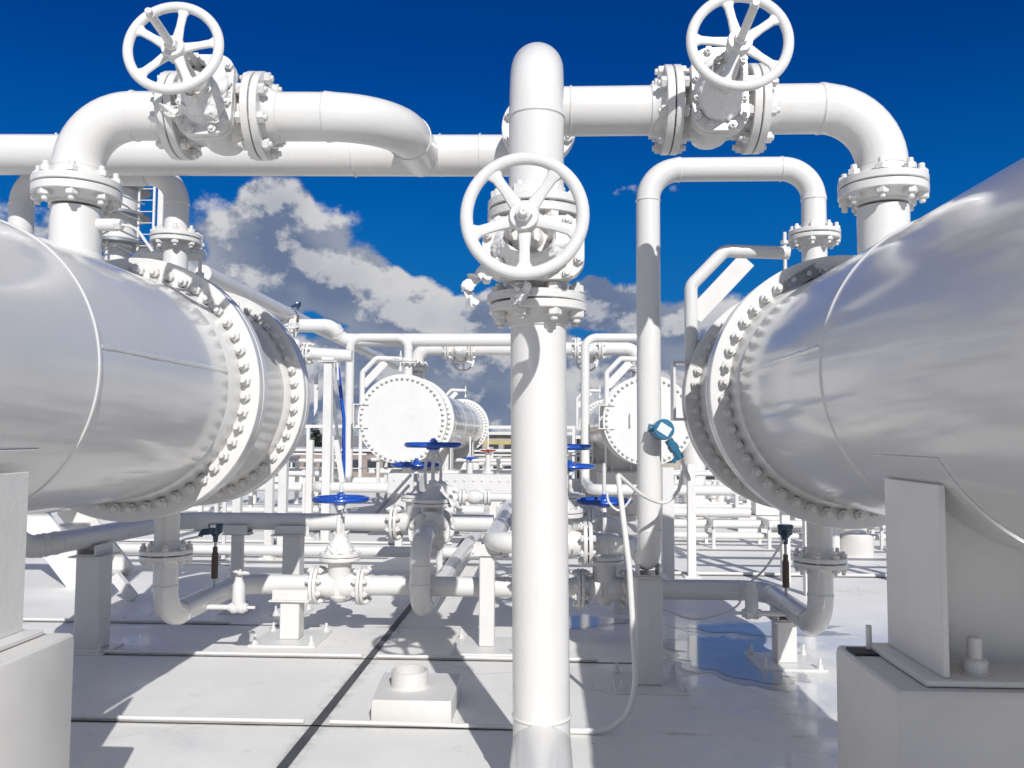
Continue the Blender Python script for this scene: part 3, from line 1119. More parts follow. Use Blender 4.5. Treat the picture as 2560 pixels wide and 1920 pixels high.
# second tier at z .88
gate_valve('shaded gate valve with blue handwheel and open yoke, left of the central pipe', (-1.045, 7.62, .88), (0, 1, 0), (0, 0, 1), .09, .185, .40, .775, .268, BLUE, .1, .02, wrap=False, rb=.19)
pipe('grey-shaded U bend hanging in front of the open-yoke gate valve', [(-1.045, 7.41, .88), (-1.045, 6.90, .88), (-1.045, 6.90, .30), (-1.045, 12.6, .28)], R6, .21, [(0, .185, 8, .028)], 32)
pipe('short white branch behind the open-yoke gate valve', [(-1.045, 7.83, .88), (-1.045, 8.12, .88)], R6, 0, [(0, .185, 8, .028)], 32)
gate_valve('rear gate valve with blue handwheel behind the open-yoke valve', (-1.29, 8.2, .88), (1, 0, 0), (0, 0, 1), R6, .175, .40, .57, .25, BLUE, .7, .0, wrap=False, rb=.15)
pipe('white branch pipe from the rear gate valve to the pipe beside the central riser', [(-1.085, 8.2, .88), (-.52, 8.2, .88)], R6, 0, [(0, .175, 8, .028)], 32)
pipe('white pipe coming forward and turning right behind the central riser', [(-.44, 13.0, .88), (-.44, 6.75, .88), (-.105, 6.75, .88)], R6, .21, [(-1, .18, 8, .028)], 32)
gate_valve('white gate valve mostly hidden behind the central pipe, high blue handwheel', (.115, 6.75, .88), (1, 0, 0), (0, 0, 1), .09, .18, .42, .775, .25, BLUE, .2, .02, wrap=False, rb=.18)
gate_valve('rear gate valve with low blue handwheel, just right of the central pipe', (.235, 8.35, .88), (1, 0, 0), (0, 0, 1), R6, .175, .40, .56, .25, BLUE, .9, .0, wrap=False, rb=.15)
pipe('white branch pipe into the rear gate valve right of the riser', [(-.36, 8.35, .88), (.03, 8.35, .88)], R6, 0, [(-1, .175, 8, .028)], 24)
pipe('white elbow pipe dropping behind the rear gate valve right of the riser', [(.44, 8.35, .88), (.75, 8.35, .88), (.75, 8.35, .0)], R6, .2, [(0, .175, 8, .028)], 24)

# supports
pipe_support('thick grey-shaded post under the low pipe at far left', -3.67, 6.66, .765, 'y', .20, .36, R6, nbolt=2, shoe=.26)
pipe_support('short white post on a bolted plate left of the low white gate valve', -2.17, 7.1, .345, 'x', .165, .56, R6, shoe=.30)
pipe_support('white post under the shaded end of the low crossing pipe', -2.49, 8.15, .765, 'x', .17, .34, R6, shoe=.34)
pipe_support('white post on a bolted plate just left of the central riser', -.49, 6.95, .765, 'x', .125, .56, R6, shoe=.22)
pipe_support('grey-shaded post under the tall pipe loop right of the riser', XR - lo + .01, 6.0, .765, 'y', .185, .50, R6, shoe=.22)
pipe_support('half sunlit white post under the right U bend', XR - .02, 6.62, .335, 'y', .155, .50, R6, shoe=.22)
pipe_support('thin white post half hidden beside the thick one at left', -3.05, 8.15, .765, 'x', .10, .25, R6)

# small drain valve at left, and its mirror at right
def drain(label, x, y, sd, wheel=True):
    root = thing('drain_valve', label, 'valve', (x, y, .40), 'small drain valves')
    z = .42
    b = MB()
    b.rod((x, y, z), (x + sd * .22, y, z), .020, 14)
    b.lathe([(0, -.075), (.03, -.07), (.034, -.05), (.045, -.045), (.045, -.02), (.038, 0), (.045, .02), (.045, .045), (.034, .05), (.03, .07), (0, .075)], frame((x + sd * .26, y, z), (1, 0, 0)), 16)
    b.rod((x + sd * .33, y, z), (x + sd * .39, y, z), .012, 10)
    b.lathe([(0, 0), (.042, 0), (.045, .03), (.05, .05), (.045, .17), (.03, .21), (.03, .235), (0, .235)], Matrix.Translation((x + sd * .26, y, z)), 16)
    part('body', b, CAST, root)
    if wheel:
        M = Matrix.Translation((x + sd * .26, y, z + .27)) @ Matrix.Rotation(radians(12), 4, 'Y') @ Matrix.Rotation(radians(-8), 4, 'X')
        hand_wheel(root, M, .085, .009, WHITE, 3, .5, .018, True, .02)
    return root


drain('small white valve with a little handwheel beside the left U bend', XL + .06, 6.35, 1)
drain('small white valve under the pipe of the right U bend', XR - .06, 6.4, -1, False)

def rag(label, pts, seed, w=.09):
    """a crumpled strip of cloth along a path"""
    P = smooth(pts, 7)
    mb = MB()
    vs, fs = [], []
    m = 9
    for i, p in enumerate(P):
        u = i / (len(P) - 1)
        for j in range(m):
            v = j / (m - 1) - .5
            n_ = noise.noise_vector(Vector((u * 4 + seed, v * 2.2, seed * 2)))
            vs.append(p + Vector((v * w * (1 - .5 * u), 0, 0)) + n_ * w * .55)
    for i in range(len(P) - 1):
        for j in range(m - 1):
            a = i * m + j
            fs.append((a, a + 1, a + m + 1, a + m))
    mb.add(vs, fs)
    o = single('cloth_scrap', mb, CLOTH, label, 'cloth', 'scraps of wrapping cloth', angle=60)
    md = o.modifiers.new('thickness', 'SOLIDIFY')
    md.thickness = .004
    return o


rag('white cloth scrap hanging off the left side of the central valve', [at(1235, 640, 3.75), at(1210, 690, 3.72), at(1195, 700, 3.7), at(1165, 718, 3.68)], 2.0, .10)
rag('small white cloth tail in the wind below the central handwheel', [at(1165, 716, 3.7), at(1178, 740, 3.7), at(1190, 765, 3.7)], 5.0, .04)
rag('white cloth scrap on the lower flange of the central valve', [at(1300, 715, 3.78), at(1298, 745, 3.76), at(1290, 770, 3.75)], 7.0, .08)
rag('grey-shaded cloth rag draped beside the open-yoke gate valve', [at(1100, 1205, 7.5), at(1122, 1220, 7.45), at(1132, 1245, 7.45), at(1142, 1275, 7.5)], 4.0, .11)
rag('white crumpled cloth tied to the upper left gate valve', [at(425, 262, 4.3), at(450, 275, 4.28), at(475, 282, 4.3), at(495, 292, 4.3)], 9.0, .12)

# ------------------------------------------------------------------ instruments
def head_instrument(label, x, y, z0, z1, cable, yaw=0.0, sleeve=(.15, .40)):
    root = thing('temperature_transmitter', label, 'instrument', (x, y, z0), 'temperature transmitters')
    b = MB().rod((x, y, z0), (x, y, z1), .011, 12)
    part('stem', b, GALV, root)
    part('sleeve', MB().lathe([(0, 0), (.026, 0), (.026, .19), (.019, .21), (.019, .25), (0, .25)], Matrix.Translation((x, y, z0 + .07)), 16), BROWN, root)
    h = MB()
    M = Matrix.Translation((x, y, z1)) @ Matrix.Rotation(yaw, 4, 'Z')
    M = M @ Matrix.Scale(.84, 4)
    h.lathe([(0, 0), (.022, 0), (.025, .05), (.045, .075), (.062, .085), (.066, .10), (.066, .14), (.07, .142), (.07, .172), (.062, .178), (0, .18)], M, 24)
    h.rod(M @ Vector((-.04, 0, .10)), M @ Vector((-.13, 0, .09)), .026, 12)
    h.rod(M @ Vector((-.13, 0, .09)), M @ Vector((-.15, 0, .055)), .02, 10)
    hd = part('head', h, NAVY, root)
    pl = MB().box(0, 0, 0, .055, .003, .03, M @ Matrix.Translation((0, -.0715, .157)), .001)
    part('label_plate', pl, LABEL, hd)
    c = MB().tube(smooth([M @ Vector((-.15, 0, .055))] + [Vector(p) for p in cable]), .0085, 0, 8, 0)
    part('cable', c, STEEL, root)
    return root


p = at(548, 1450, 6.75)
head_instrument('dark blue instrument head on a brown stem standing on the left U bend', XL + .02, 6.62, .52, 1.00 - .12,
                [(XL - .30, 6.62, .85), (XL - .40, 6.62, .55), (XL - .42, 6.55, .30)])
head_instrument('dark blue instrument head on a brown stem standing on the right U bend', XR - .02, 6.55, .52, .95 - .03,
                [(XR - .16, 6.62, .72), (XR - .21, 7.05, .50), (XR - .30, 7.05, .33), (XR - .62, 7.1, .22), (XR - .95, 7.0, .34)], yaw=radians(70))

# teal transmitter with a white plate strapped to the right loop
T = at(1655, 1075, 5.62)
root = thing('transmitter', 'round teal transmitter with white plate on the tall right pipe', 'instrument', T)
M = frame(T, (.12, -1, .06), (1, 0, 0))
h = MB()
h.lathe([(0, -.09), (.05, -.09), (.062, -.08), (.062, -.03), (.067, -.025), (.067, .03), (.07, .032), (.07, .055), (.064, .062), (0, .062)], M, 36)
h.rod(M @ Vector((-.055, .01, -.03)), M @ Vector((-.085, .015, -.03)), .028, 14)
hd = part('housing', h, TEAL, root)
Mp = M @ Matrix.Rotation(radians(-32), 4, 'Z')
pl = part('label_plate', MB().box(0, 0, .0635, .085, .062, .003, Mp, .001), LABEL, hd)
ln = MB()
for i in range(5):
    ln.box(0, -.022 + .011 * i, .0655, .07, .002, .0008, Mp, .0002)
part('printed_lines', ln, INK, pl)
q = T + Vector((.045, .02, -.065))
e = T + Vector((.125, .02, -.19))
b = MB().rod(q, e, .030, 16, .026)
b.lathe([(0, .04), (.036, .04), (.036, .085), (0, .085)], frame(q, e - q), 6)
b.rod(e + Vector((-.012, 0, .03)), e + Vector((-.05, 0, -.03)), .015, 8)
part('cable_gland', b, TEAL, root)
part('mounting_strap', MB().bar(T + Vector((-.06, .08, 0)), T + Vector((-.06, .22, 0)), .03, .10), WHITE, root)
cb = MB().tube(smooth([e, e + Vector((.06, .02, -.14)), at(1705, 1180, 5.55), at(1696, 1225, 5.5), at(1660, 1256, 5.45), at(1610, 1240, 5.35), at(1570, 1208, 5.25), at(1546, 1186, 5.2)]), .0125, 0, 10, 0)
single('flexible_cable', cb, WHITE, 'sagging white cable from the teal transmitter to the bent conduit', 'cable')
cb2 = MB().tube(smooth([at(1517, 1225, 5.9), at(1522, 1255, 5.9), at(1548, 1276, 5.9), at(1575, 1250, 5.9), at(1600, 1205, 5.9)]), .008, 0, 8, 0)
single('thin_cable', cb2, WHITE, 'thin white cable hanging in a small loop behind the bent conduit', 'cable')

# bent floor conduit
g1 = at(1545, 1188, 5.2)
single('bent_conduit', MB().tube([(.10, 4.98, .022), (.46, 4.98, .022), (.53, 5.0, .30), (.50, 5.07, .95), (g1.x, g1.y, g1.z)], .0175, [.22, .5, .5], 14, 0), WHITE,
       'white conduit bending up from the floor right of the central riser', 'conduit')
lf = MB().tube([(-6, 5.05, .018), (-1.46, 5.06, .018)], .014, 0, 14, 0)
single('floor_conduit', lf, WHITE, 'nearest white conduit along the floor, left of the dark joint', 'conduit', 'long conduits on the deck')
lf = MB().tube([(-1.30, 5.06, .018), (-.12, 5.03, .018), (.10, 4.98, .018)], .014, 0, 14, 0)
single('floor_conduit', lf, WHITE, 'white conduit in front of the concrete block', 'conduit', 'long conduits on the deck')
for sgm, lb in (((-7, -1.44), 'white conduit along the floor behind the first one, left of the dark joint'), ((-1.32, .40), 'white conduit along the floor behind the concrete block')):
    lf = MB().tube([(sgm[0], 6.55, .018), (sgm[1], 6.55, .018)], .014, 0, 14, 0)
    single('floor_conduit', lf, WHITE, lb, 'conduit', 'long conduits on the deck')
lf = MB().tube([(-8, 7.62, .018), (-2.9, 7.62, .018)], .014, 0, 14, 0)
single('floor_conduit', lf, WHITE, 'third white conduit on the floor at left, ending behind the U bend', 'conduit', 'long conduits on the deck')
for yy, x0, x1 in ((5.02, -6, .1), (6.51, -7, .9), (7.58, -8, -2.4)):
    sm = MB().add([(x0, yy, .004), (x1, yy, .004), (x1, yy + .02, .004), (x0, yy + .02, .004)], [(0, 1, 2, 3)])
    struct('floor_seam', sm, GASKET)

# concrete block with a pipe collar
root = thing('concrete_block', 'low white concrete block with an open pipe collar on the floor left of the riser', 'concrete block', (-.82, 5.4, 0))
ol = rrect(.265, .30, .012, 2)
rings = []
for z, k in ((0, 1.0), (.12, .995), (.133, .985), (.138, .97)):
    rings.append([(-.835 + a * k + .006 * noise.noise(Vector((a * 14, b * 14, z * 20))) + (.035 if (a < -.24 and b < -.28 and z < .2) else 0), 5.40 + b * k, z) for a, b in ol])
part('block', MB().loft(rings), CONC, root, angle=25)
c0 = Vector((-.875, 5.40, .135))
part('pipe_collar', MB().lathe([(.135, 0), (.122, .008), (.118, .02), (.118, .105), (.112, .106), (.108, .105), (.108, .0), (0, 0)], Matrix.Translation(c0), 40), CONC, root)

# ------------------------------------------------------------------ davits
def davit(label, x, yf, s, sx=-1, post=True, frame_=True):
    Yc = yf + s * 1.14
    X = x + sx * .765
    root = thing('cover_davit', label, 'davit', (X, Yc, ZT), 'davits for lifting the covers')
    r = .050
    zt = 3.17
    arm = MB().tube([(X, Yc, ZT - .10), (X, Yc, 2.90), (X - sx * .26, Yc, zt), (x - sx * -.02, Yc, zt - .02)], r, .09, 20, 0)
    part('arm', arm, WHITE, root)
    br = MB().bar((X - sx * .02, Yc, 2.66), (X - sx * .43, Yc, zt - .07), .14, .014, up=(0, 1, 0))
    part('brace_plate', br, WHITE, root)
    h = MB()
    h.box(x + sx * .12, Yc, zt - .01, .10, .13, .012)
    h.rod((x + sx * .05, Yc, zt - .16), (x + sx * .05, Yc, zt + .14), .014, 10)
    h.lathe([(0, 0), (.03, 0), (.03, .025), (0, .025)], Matrix.Translation((x + sx * .05, Yc, zt + .05)), 6)
    h.box(x + sx * .05, Yc, zt - .2, .05, .05, .09)
    part('lifting_bolt', h, WHITE, root)
    if frame_:
        b = MB()
        zb, zt2 = ZT - .14, ZT + .27
        for z in (zb - .02, zt2):
            b.bar((X + sx * .13, Yc, z), (X - sx * .14, Yc, z), .15, .02, up=(0, 0, 1))
        b.bar((X + sx * .14, Yc, zb - .03), (X + sx * .14, Yc, zt2 + .01), .02, .15, up=(0, 1, 0))
        part('bracket', b, WHITE, root)
    return root


davit('white davit arm with flat brace beside the right exchanger', XR, YN, 1)
davit('shaded davit arm end with upright bolt on top of the left exchanger', XL, YN, 1)
davit('small white davit arm over the distant left cover', XL, YM, -1)
davit('small white davit arm over the distant right cover', XR, YM, -1)
davit('white davit arm over the rear flange of the distant left exchanger', XL + .15, YM + 8.6, 1, -1, frame_=False)
davit('white davit arm over the rear flange of the distant right exchanger', XR - .15, YM + 8.6, 1, -1, frame_=False)

# ------------------------------------------------------------------ distant pipework
YMN = YM + .48
YMC = YM - .6
HM = 16.2
pipe('white elbow pipe rising from the distant left exchanger', [(XL, YMN, ZN + .008), (XL, YMN, 3.52), (-2.05, YMN, 3.52)], R10, .28, [(0, .235, 0, 0), (-1, .235, 8, .034)], 24)
gate_valve('distant gate valve hanging under the far header, left of the riser', (-1.80, YMN, 3.52), (1, 0, 0), (0, 1, -.25), R10, .235, .48, .76, .25, None, .2, .2, lite=True)
pipe('white pipe from the distant gate valve towards the far riser', [(-1.55, YMN, 3.52), (.60, YMN, 3.52)], R10, 0, [(0, .235, 8, .034), (-1, .235, 8, .034)], 24)
gate_valve('distant gate valve between bolted flanges, right of the riser', (.85, YMN, 3.52), (1, 0, 0), (0, 1, -.25), R10, .235, .48, .76, .25, None, .2, .2, lite=True)
pipe('white elbow pipe dropping to the distant right exchanger', [(1.10, YMN, 3.52), (XR, YMN, 3.52), (XR, YMN, ZN + .008)], R10, .28, [(0, .235, 8, .034), (-1, .235, 0, 0)], 24)
pa, pb, pc = at(728, 814, 15.6), at(838, 814, 15.7), at(848, 858, 15.9)
pipe('far white header with an S bend at its left end', [pa, (pb.x, pb.y, pb.z), (pb.x + .02, 15.9, 3.58), (-.2, HM, 3.62), (.1, HM, 3.62)], R10 * .95, .24, [(0, .22, 0, 0)], 24)
pd = at(690, 812, 15.6)
pipe('short white pipe between the big sloping header and the S bend', [(-4.93, 15.5, pd.z - .02), (pa.x - .01, pa.y, pa.z)], R10 * .95, 0, [(-1, .22, 8, .034)], 24)
pipe('large white header receding from behind the left exchanger', [(-4.95, 11.6, 4.05), (-4.95, 27.0, 4.0)], .125, 0, (), 32)
pf, pg = at(780, 883, 13.4), at(862, 886, 13.4)
pipe('short white pipe on the tall post below the receding header', [at(770, 883, 13.4), (at(880, 890, 13.4))], .10, 0, [(0, .19, 8, .03)], 24)
gate_valve('small white valve below the receding header, beside the left exchanger', at(757, 886, 13.4) + Vector((-.12, 0, 0)), (1, 0, 0), (-.3, -.4, .8), .09, .17, .36, .5, .14, None, .3, .02, lite=True)
pipe('white pipe running forward under the receding header', [at(757, 886, 13.4) + Vector((-.32, 0, 0)), (-4.9, 13.2, 3.06), (-4.9, 9.0, 3.3)], .10, .2, (), 20)
for sx_, lab, low in ((XL, 'left', -1.6), (XR, 'right', 2.6)):
    pipe('white pipe loop beside the distant %s exchanger cover' % lab, [(sx_, YMC, 3.153), (sx_, YMC, 3.62), (sx_ - lo + .02, YMC, 3.62), (sx_ - lo + .02, YMC, .88), (sx_ - lo + .02, 13.5, .88), (sx_ - lo + 2.3, 13.5, .88)],
         R6, .22, [(0, .175, 0, 0)], 20)
    pipe('white U bend under the distant %s exchanger' % lab, [(sx_, YMC, .897), (sx_, YMC, ZRUN), (sx_, 14.4, ZRUN), (sx_ + 1.6, 14.4, ZRUN)], R6, .22, [(0, .178, 0, 0)], 20)
head_instrument('small teal instrument on the short pipe above the left exchanger flange', at(744, 800, 15.5).x, 15.5, at(744, 792, 15.5).z - .30, at(744, 775, 15.5).z, [at(722, 772, 15.5), at(705, 795, 15.5)])


def post(label, x, y, z1, w, z0=0.0, d=None, cat='post', group='tall white posts behind the left exchanger', shoe=False):
    root = thing('steel_post', label, cat, (x, y, z0), group)
    part('column', MB().box(x, y, (z0 + z1) / 2, w, d or w, z1 - z0, None, .006), STEEL, root)
    part('base_plate', MB().box(x, y, z0 + .011, w * 2, w * 2, .02, None, .003), STEEL, root)
    if shoe:
        part('top_plate', MB().box(x, y, z1 + .011, w * 2.3, w * 1.6, .02, None, .003), STEEL, root)
        part('shoe', MB().box(x, y, z1 + .10, w * 1.5, w * 1.3, .14, None, .006), STEEL, root)
    return root


def zat(px, py, Y):
    return at(px, py, Y)


q = at(822, 906, 13.4)
post('tallest white post with a flat shoe under the short pipe', q.x, 13.4, q.z, .135, shoe=True)
for (px, py, Yd, w, lab) in ((594, 1240, 11.0, .11, 'short white post seen below the left exchanger flange'),
                             (677, 1120, 11.6, .11, 'white post beside the left exchanger rim, left of the wide one'),
                             (711, 1090, 11.8, .12, 'wide white post beside the left exchanger rim'),
                             (776, 1100, 13.9, .11, 'slim white post left of the blue ladder'),
                             (542, 1250, 11.0, .05, 'thin white post low behind the left exchanger'),
                             (562, 1250, 11.4, .05, 'second thin white post low behind the left exchanger')):
    q = at(px, py, Yd)
    post(lab, q.x, Yd, q.z, w)
q0, q1 = at(790, 925, 13.9), at(783, 1100, 13.9)
single('angle_bar', MB().add([tuple(at(785, 950, 13.9)), tuple(at(796, 926, 13.9)), tuple(at(794, 1020, 13.9)), tuple(at(785, 1042, 13.9)),
                             tuple(at(785, 950, 13.95)), tuple(at(796, 926, 13.95)), tuple(at(794, 1020, 13.95)), tuple(at(785, 1042, 13.95))],
                            [(0, 1, 2, 3), (7, 6, 5, 4), (0, 4, 5, 1), (1, 5, 6, 2), (2, 6, 7, 3), (3, 7, 4, 0)]), STEEL, 'pointed white steel plate against the sky left of the tall post', 'steel plate')

# blue ladder
root = thing('ladder', 'dark blue ladder leaning beside the distant pipe loop', 'ladder', at(858, 1200, 14.2))
for px0, px1, Yo in ((846, 861, 14.2), (843, 859, 14.45)):
    mb = MB()
    a, b, c = at(px0, 918, Yo), at(px1, 1045, Yo), at(px1 - 1, 1200, Yo)
    mb.bar(a, b, .045, .03, up=(0, 1, 0))
    mb.bar(b, c, .045, .03, up=(0, 1, 0))
    part('rail', mb, BLUE, root)
for i in range(9):
    tt = i / 8
    a = at(848 + 11 * min(1, tt * 1.8), 935 + 250 * tt, 14.2)
    b = at(846 + 11 * min(1, tt * 1.8), 935 + 250 * tt, 14.45)
    part('rung', MB().rod(a, b, .014, 8), BLUE, root)
root2 = thing('ladder_guard', 'white hooped top rail at the head of the blue ladder', 'rail', at(838, 915, 14.1))
part('hoop', MB().tube([at(832, 960, 14.1), at(836, 906, 14.1), at(843, 903, 14.1), at(846, 965, 14.1)], .018, .05, 8, 0), WHITE, root2)
part('stringer', MB().bar(at(830, 965, 14.1), at(856, 1195, 14.1), .05, .03, up=(0, 1, 0)), GALV, root2)
part('side_post', MB().bar(at(832, 1090, 14.0), at(830, 1205, 14.0), .05, .05), WHITE, root2)
part('knee_brace', MB().bar(at(840, 1100, 14.0), at(856, 1205, 14.0), .09, .05, up=(0, 1, 0)), WHITE, root2)

# long white tray, small valve pipe, crossover ramp
a, b = at(1045, 1180, 12.2), at(1300, 1232, 12.2)
root = thing('covered_tray', 'long white box tray behind the central riser', 'tray', (a.x, 12.2, b.z), None)
part('tray', MB().box((a.x + .9), 12.35, (a.z + b.z) / 2 - .03, 2.7, .30, a.z - b.z, None, .01), STEEL, root)
stud = MB()
for i in range(20):
    stud.lathe([(0, 0), (.018, 0), (.018, .014), (0, .014)], frame((a.x - .35 + i * .13, 12.199, a.z - .115), (0, -1, 0)), 6)
part('stud_row', stud, CAST, root)
for qx in (a.x - .3, a.x + 1.1, a.x + 2.0):
    part('leg', MB().box(qx, 12.35, b.z / 2 - .02, .10, .10, b.z - .03), STEEL, root)
q = at(1190, 1243, 10.4)
pipe('thin white pipe with a small ball valve behind the open-yoke valve', [(q.x - .6, 10.4, q.z), (q.x + .9, 10.4, q.z)], .052, 0, (), 20,
     extra=lambda mb: [mb.lathe([(0, -.09), (.06, -.085), (.085, -.05), (.092, 0), (.085, .05), (.06, .085), (0, .09)], frame((q.x - .02, 10.4, q.z), (1, 0, 0)), 20)] +
                      [mb.lathe([(0, -.016), (.10, -.016), (.10, .016), (0, .016)], frame((q.x + dx, 10.4, q.z), (1, 0, 0)), 20) for dx in (-.19, -.145, .125, .17)])
post('small white post under the thin pipe', q.x + .5, 10.4, q.z - .06, .08, group='small posts under the far pipes')
post('small white post under the left part of the thin pipe', q.x - .45, 10.4, q.z - .06, .08, group='small posts under the far pipes')
root = thing('crossover_ramp', 'sloping white plate with a handrail left of the open-yoke valve', 'ramp', floor_at(935, 1330))
p0, p1, p2, p3 = at(918, 1338, 9.6), at(1046, 1338, 9.6), at(1046, 1192, 9.6), at(1030, 1192, 9.6)
tri = MB()
vs = [(q.x, 9.6, q.z) for q in (p0, p1, p2, p3)] + [(q.x, 10.3, q.z) for q in (p0, p1, p2, p3)]
tri.add(vs, [(0, 1, 2, 3), (7, 6, 5, 4), (0, 4, 5, 1), (1, 5, 6, 2), (2, 6, 7, 3), (3, 7, 4, 0)])
part('ramp_body', tri, STEEL, root)
part('rail', MB().tube([at(915, 1312, 9.4), at(1028, 1186, 9.4)], .018, 0, 10, 0), GALV, root)
pipe('low white pipe along the floor behind the crossover plate', [(-6.0, 11.0, .2), (1.4, 11.0, .2)], .07, 0, (), 18)
pipe('thin white pipe on the floor behind the left exchanger', [(-8.0, 11.6, .11), (-2.2, 11.6, .11)], .045, 0, (), 14)

# inclined stair at far left
root = thing('stair', 'white steel stair flight low behind the left exchanger', 'stair', at(140, 1380, 9.0))
a, b = at(60, 1262, 9.3), at(222, 1475, 9.3)
part('stringer', MB().bar(a, b, .34, .05, up=(0, 1, 0)), STEEL, root)
part('stringer', MB().bar(a + Vector((0, .8, 0)), b + Vector((0, .8, 0)), .34, .05, up=(0, 1, 0)), STEEL, root)
for i in range(5):
    c = a + (b - a) * ((i + .5) / 5)
    part('tread', MB().box(c.x, c.y + .4, c.z, .24, .74, .03), STEEL, root)
single('diagonal_brace', MB().bar(at(287, 1438, 8.6), at(335, 1498, 8.6), .10, .08, up=(0, 1, 0)), STEEL, 'short white diagonal brace between the thick post and the U bend', 'brace')

# ------------------------------------------------------------------ process tower at left
root = thing('process_tower', 'slim white tower with ladder and platforms behind the left exchanger nozzle', 'tower', (-10.6, 21, 0))
tx, ty = at(295, 560, 21).x, 21.0
part('column', MB().lathe([(0, -1), (.32, -1), (.32, 6.6), (.5, 6.8), (.5, 8.2), (.2, 8.5), (0, 8.5)], Matrix.Translation((tx, ty, 0)), 28), WHITE, root)
for i, z in enumerate((6.05, 6.65, 7.4, 8.1)):
    mb = MB()
    mb.lathe([(.33, 0), (.78, 0), (.78, .07), (.33, .07)], Matrix.Translation((tx, ty, z)), 24)
    part('platform', mb, GALV, root)
mb = MB()
for dx in (-.2, .2):
    mb.bar((tx + .85 + dx, ty - .2, 0), (tx + .85 + dx, ty - .2, 9), .05, .05)
for i in range(30):
    mb.rod((tx + .65, ty - .2, .3 * i), (tx + 1.05, ty - .2, .3 * i), .012, 6)
part('ladder', mb, WHITE, root)
mb = MB()
for k in range(6):
    mb.tube([(tx + .6 + .05 * k, ty - .3, 5.4 + .45 * k), (tx + .3, ty - .7, 5.6 + .45 * k), (tx - .4, ty - .6, 5.3 + .45 * k)], .025, .1, 8, 0)
part('cross_pipes', mb, GALV, root)
mb = MB().bar((tx + 1.15, ty, 0), (tx + 1.15, ty, 9.5), .14, .14)
mb.bar((tx + .0, ty - .5, 0), (tx + .0, ty - .5, 9.5), .06, .06)
mb.bar((tx - 1.3, ty - .5, 0), (tx - 1.3, ty - .5, 9.5), .07, .07)
mb.bar((tx - 1.45, ty - .5, 0), (tx - 1.45, ty - .5, 9.5), .05, .05)
part('post', mb, STEEL, root)

# ------------------------------------------------------------------ deck rail and background
def railing(label, x0, x1, y, top, mid, posts, w=.07):
    root = thing('railing', label, 'railing', (x0, y, 0), 'white railings at the deck edge')
    part('top_rail', MB().bar((x0, y, top), (x1, y, top), w, w), STEEL, root)
    for z in mid:
        part('mid_rail', MB().bar((x0, y, z), (x1, y, z), w * .6, w * .6), STEEL, root)
    for i in range(posts):
        xx = x0 + (x1 - x0) * (i + .5) / posts
        part('post', MB().box(xx, y, top / 2, w, w, top - w), STEEL, root)
    return root


railing('long white railing against the sky behind the distant exchangers', -14, 14, 31.0, 2.04, (1.15,), 14, .12)
railing('low white railing in front of the brown buildings', -12, 12, 29.0, 1.05, (.55,), 12, .06)
single('kerb_beam', MB().box(0, 27.5, .16, 40, .35, .32), STEEL, 'long low white kerb beam at the far edge of the deck', 'kerb')


def building(label, x0, x1, y, z1, m, rows, cols, roof=None, beam=False):
    root = thing('industrial_building', label, 'building', ((x0 + x1) / 2, y, -6), 'low industrial buildings beyond the deck')
    part('wall', MB().box((x0 + x1) / 2, y + 4, (z1 - 6) / 2, x1 - x0, 8, z1 + 6), m, root)
    part('roof', MB().box((x0 + x1) / 2, y + 4, z1 + .12, x1 - x0 + .8, 8.8, .22), STEEL, root)
    hh = (z1 + 3.2) / rows
    for r_ in range(rows):
        for c_ in range(cols):
            cx = x0 + (x1 - x0) * (c_ + .5) / cols
            cz = z1 - hh * (r_ + .6)
            wn = part('window', MB().box(cx, y - .02, cz, (x1 - x0) / cols * .72, .06, hh * .55), GALV, root)
            part('pane', MB().box(cx, y - .055, cz, (x1 - x0) / cols * .62, .02, hh * .44, None, .001), GLASSW, wn)
    if beam:
        part('crane_beam', MB().box((x0 + x1) / 2, y - 1.2, z1 - .55, (x1 - x0) * .9, .3, .28), YELLOW, root)
    return root


building('beige building with window bands and yellow beam behind the left distant exchanger', -9.5, 1.5, 62, 1.75, BEIGE, 3, 9, beam=True)
building('beige building behind the railing, right of the riser', 2.4, 9.6, 58, 1.5, BEIGE, 3, 6, beam=True)
building('long red brown building seen low at left between posts', -26, -12, 66, .35, RUST, 2, 11)
building('grey low building far right behind the exchangers', 14, 34, 70, 1.4, BEIGE, 3, 12)
# far trees along the skyline
for i, (x, w) in enumerate(((-46, 4.5), (-38, 6), (-29.5, 2.5), (26, 6), (45, 7), (-55, 8))):
    root = thing('tree', ['dark tree on the skyline, left of the tall posts', 'larger dark tree farther left on the skyline', 'small dark tree nearest the tall posts', 'dark tree beyond the right exchanger',
                          'broad dark tree at far right on the skyline', 'broad dark tree at far left on the skyline'][i], 'tree', (x, 105, -6), 'dark trees on the skyline')
    part('trunk', MB().rod((x, 105, -6), (x, 105, -.5), .35, 8, .2), BROWN, root)
    mb = MB()
    for k in range(420):
        v = Vector((random.gauss(0, 1), random.gauss(0, 1), random.gauss(0, 1)))
        v = v.normalized() * (random.random() ** .4)
        c = Vector((x + v.x * w * .6, 105 + v.y * w * .5, -.6 + v.z * 3.1 + .8 * sin(v.x * 5 + i)))
        a = Vector((random.uniform(-1, 1), random.uniform(-1, 1), random.uniform(-1, 1))).normalized() * .35
        b = a.cross(Vector((random.uniform(-1, 1), random.uniform(-1, 1), random.uniform(-1, 1)))).normalized() * .3
        mb.add([c + a, c + b, c - a, c - b], [(0, 1, 2, 3)])
    part('crown', mb, PLANT, root)

